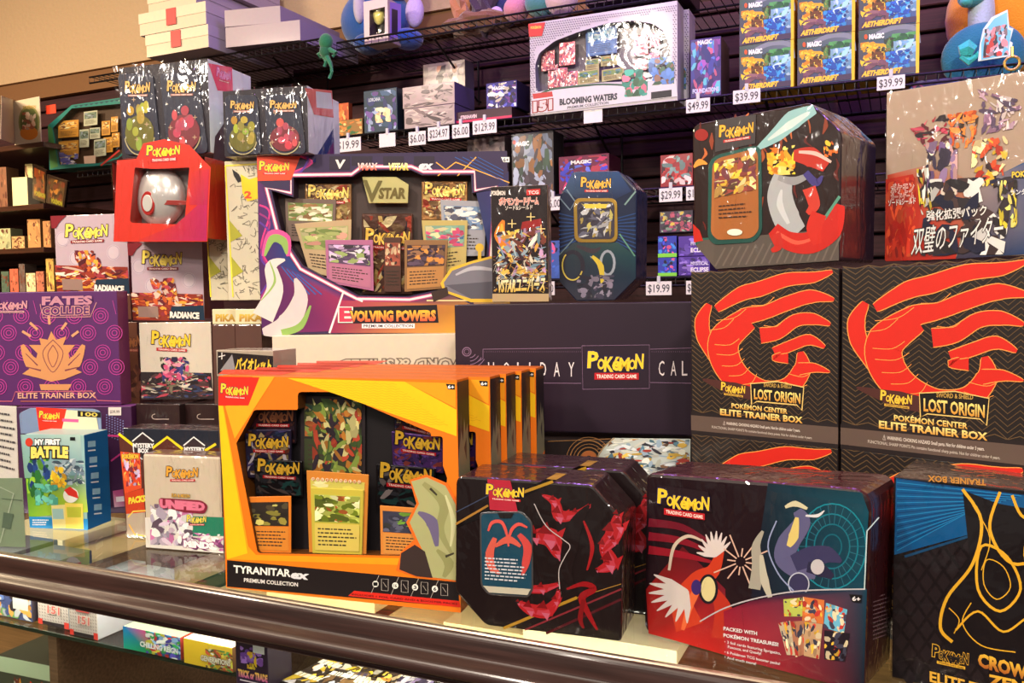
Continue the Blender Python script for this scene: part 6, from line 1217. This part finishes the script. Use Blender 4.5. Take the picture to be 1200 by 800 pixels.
# ================================================================== INSIDE THE CASE
def shelf_box(name, label, bl, br, htop, d, front, side, top, fn=None, side_fn=None, z=None, yaw=0, cat='box'):
    b = Box(name, label, cat, bl, br, (bl[0]-2, bl[1]-htop), d, z=z or ZS+.0005, yaw=yaw, front=front, side=side, right=side, top=top)
    if fn: p = b.P(); fn(p, b); b.put(p)
    if side_fn: p = b.PS(); side_fn(p, b); b.put(p, 'side_print')
    return b
def f151(p, b):
    R_ = random.Random(5)
    for i in range(11):
        for j in range(12):
            u, v = .03+i*.088, .02+j*.08; p.poly([bquad(b, u, v, u, v)[0], bquad(b, u+.035, v, u, v)[1], bquad(b, 0, 0, u+.06, v+.05)[2], bquad(b, u+.025, v+.05, 1, v+.05)[3]], (96, 78, 90))
    p.busy(bquad(b, .3, .0, .75, .22), 14, [(226, 130, 130), (240, 190, 180), (200, 90, 100)], .28, 6); p.poly(bquad(b, .25, .3, .72, .4), (190, 70, 70)); tq(b, p, '151', .32, .68, .7, 9, (200, 90, 90), bold=.02, outline=(230, 200, 190))
    p.poly(bquad(b, .0, .86, .14, 1), (226, 60, 50)); p.poly(bquad(b, .14, .9, .85, .99), (40, 30, 36)); p.poly(bquad(b, .85, .84, 1, 1), (226, 60, 50))
def s151(p, b):
    pass
shelf_box('card_box', 'white carton with slanted pattern and red corners on glass shelf, left of its twin', (45, 730), (81, 738), 46, .16, (206, 190, 186), (170, 170, 180), (150, 150, 156), f151)
shelf_box('card_box', 'white carton with slanted pattern and red corners on glass shelf, right of its twin', (82, 743), (115, 750), 48, .16, (206, 190, 186), (170, 170, 180), (150, 150, 156), f151)
def fcol(p, b):
    p.poly(bquad(b, 0, 0, .45, 1), ((20, 120, 200), (226, 60, 130), (30, 160, 90), (30, 180, 150))); p.busy(bquad(b, .4, 0, 1, 1), 50, [(90, 80, 190), (230, 220, 80), (60, 160, 90), (220, 60, 60), (150, 190, 240), (240, 240, 240)], .17, 3); tq(b, p, 'CHILLING REIGN', .3, .75, .95, 6, (246, 246, 250), bold=.04)
shelf_box('booster_display_box', 'blue, pink and green booster carton on the glass shelf', (145, 759), (212, 775), 26, .09, (60, 120, 180), (170, 60, 50), (120, 130, 110), fcol)
def fyel(p, b):
    p.poly(bquad(b, 0, 0, .5, 1), (250, 206, 50)); p.busy(bquad(b, .45, .2, 1, 1), 50, [(240, 230, 210), (90, 150, 80), (200, 90, 60), (250, 220, 90), (120, 90, 60)], .15, 4); tq(b, p, 'GENERATIONS', .35, .75, .95, 6, (246, 240, 220), bold=.04, outline=(120, 60, 40))
shelf_box('booster_display_box', 'bright yellow booster carton on the glass shelf', (216, 776), (273, 791), 29, .09, (240, 200, 60), (130, 90, 60), (200, 190, 180), fyel)
def ftt(p, b):
    p.busy(bquad(b, .15, .05, .85, .5), 12, [(150, 90, 200), (120, 70, 180), (170, 120, 220)], .3, 3, 1.3); p.busy(bquad(b, .35, .2, .65, .6), 8, [(250, 210, 60), (236, 180, 40)], .3, 4, 1.3); p.poly(bquad(b, .55, .03, .9, .2), (236, 236, 240)); tq(b, p, 'TRICK or TRADE', .06, .82, .96, 8, ((250, 200, 80), (200, 90, 160)), bold=.06); p.line([bquad(b, .12, .9, .12, .9)[0], bquad(b, .9, .9, .9, .9)[0]], 1.2, (220, 200, 220))
shelf_box('card_box', 'dark purple carton with violet and yellow print on the glass shelf', (277, 800), (315, 809), 50, .05, (46, 26, 56), (30, 20, 36), (60, 40, 70), ftt)
for k, (x, yy) in enumerate(((352, 800), (395, 800), (372, 818), (432, 812), (470, 822), (415, 832), (502, 830))):
    c = onz((x, yy), ZS+.002); b_ = Box('booster_pack', 'dark %s pack lying flat on the glass shelf, %s' % (['gold-printed', 'yellow-printed', 'silver-printed', 'cream-printed', 'lilac-printed', 'orange-printed', 'grey-printed'][k], ['nearest the dark purple carton', 'second in the back row', 'overlapping the first two', 'centre of the row', 'right of centre', 'front of the row', 'rightmost of the row'][k]), 'pack', (x-22, yy), (x+22, yy), (x-22, yy-3), .09, z=ZS+.001+(k % 3)*.004, yaw=-8+k*5, m='foil', front=(40, 30, 30), side=(30, 24, 26), top=(50, 40, 40), bev=.001)
    p = b_.PT(); T_ = b_.a+np.array([0, 0, b_.h]); q = [proj(T_-b_.n*b_.d), proj(T_+b_.u*b_.w-b_.n*b_.d), proj(T_+b_.u*b_.w), proj(T_)]; p.busy(q, 26, [[(230, 190, 60), (60, 50, 40), (200, 190, 200)], [(246, 210, 50), (90, 70, 30), (200, 190, 180)], [(200, 200, 210), (70, 60, 90), (120, 90, 60)], [(220, 190, 150), (230, 200, 90), (70, 50, 50)], [(150, 130, 180), (60, 50, 80), (210, 200, 220)], [(220, 130, 60), (50, 40, 40), (240, 210, 150)], [(150, 140, 150), (50, 44, 60), (210, 200, 210)]][k], .2, 500+k, 2); p.lines_of_text([q[0], q[1], q[2], q[3]], 2, (226, 220, 210), k, .25); b_.put(p, 'pack_print', 'foil')
for k, (x, yy, c, lab) in enumerate(((20, 726, (70, 80, 130), 'blue illustrated carton at the left end of the glass shelf'), (-20, 712, (90, 90, 110), 'dusky carton cut by the left frame edge on the glass shelf'))):
    b = shelf_box('card_box', lab, (x-26, yy-6), (x+18, yy), 60, .12, c, (60, 50, 60), (90, 90, 100), lambda p, b: (p.busy(bquad(b, .02, .02, .98, .98), 40, [(90, 110, 170), (200, 200, 210), (60, 50, 60), (230, 160, 80), (120, 170, 90)], .16, 8), p.poly(bquad(b, .5, .5, .9, .8), (220, 216, 214))))
# cream backing cards lying under the glass behind the rail
for k, (x, yy, w_) in enumerate(((330, 700, .10), (400, 712, .12), (470, 722, .12), (545, 738, .12), (120, 668, .12), (60, 655, .12), (190, 676, .1), (620, 760, .12), (720, 785, .12))):
    c = onz((x, yy), ZS+.002); mb = MB(); boxmb(mb, c[0]-w_, c[1]-.05, c[2]+(k % 3)*.022, c[0]+w_*.85, c[1]+.12, c[2]+.02+.022*(k % 3), [(226, 196, 140), (236, 206, 150), (230, 210, 170)][k % 3], .001); o = mb.build('cream_carton', None)
    tag(o, ['flat cream carton seen through the glass below %s' % q for q in ('the word band of the yellow box', 'the middle of the yellow box', 'the red strip of the yellow box', 'the foremost black tin', 'the zigzag carton', 'the blue hanging box', 'the white crinkled carton', 'the gap between the tins', 'the large rounded tin')][k], 'box')
# deck goods at lower left
ZD = .46
b = Box('open_card_box', 'pale-rimmed open carton with dark side print, on the case floor at left', 'box', (0, 862), (66, 850), (-2, 768), .2, dep=1.72, yaw=3, down_to=.4605, front=(54, 60, 50), side=(60, 60, 54), top=(54, 52, 46))
p = b.P(); q = bquad(b); p.poly(bquad(b, 0, 0, 1, .14), (170, 184, 160)); p.busy(bquad(b, .3, .16, 1, .8), 34, [(190, 60, 40), (220, 210, 200), (90, 40, 30), (230, 150, 60), (60, 70, 50)], .17, 9, 2, True); tq(b, p, 'RAPTURE', .08, .55, .5, 9, (190, 190, 200), bold=.02); b.put(p)
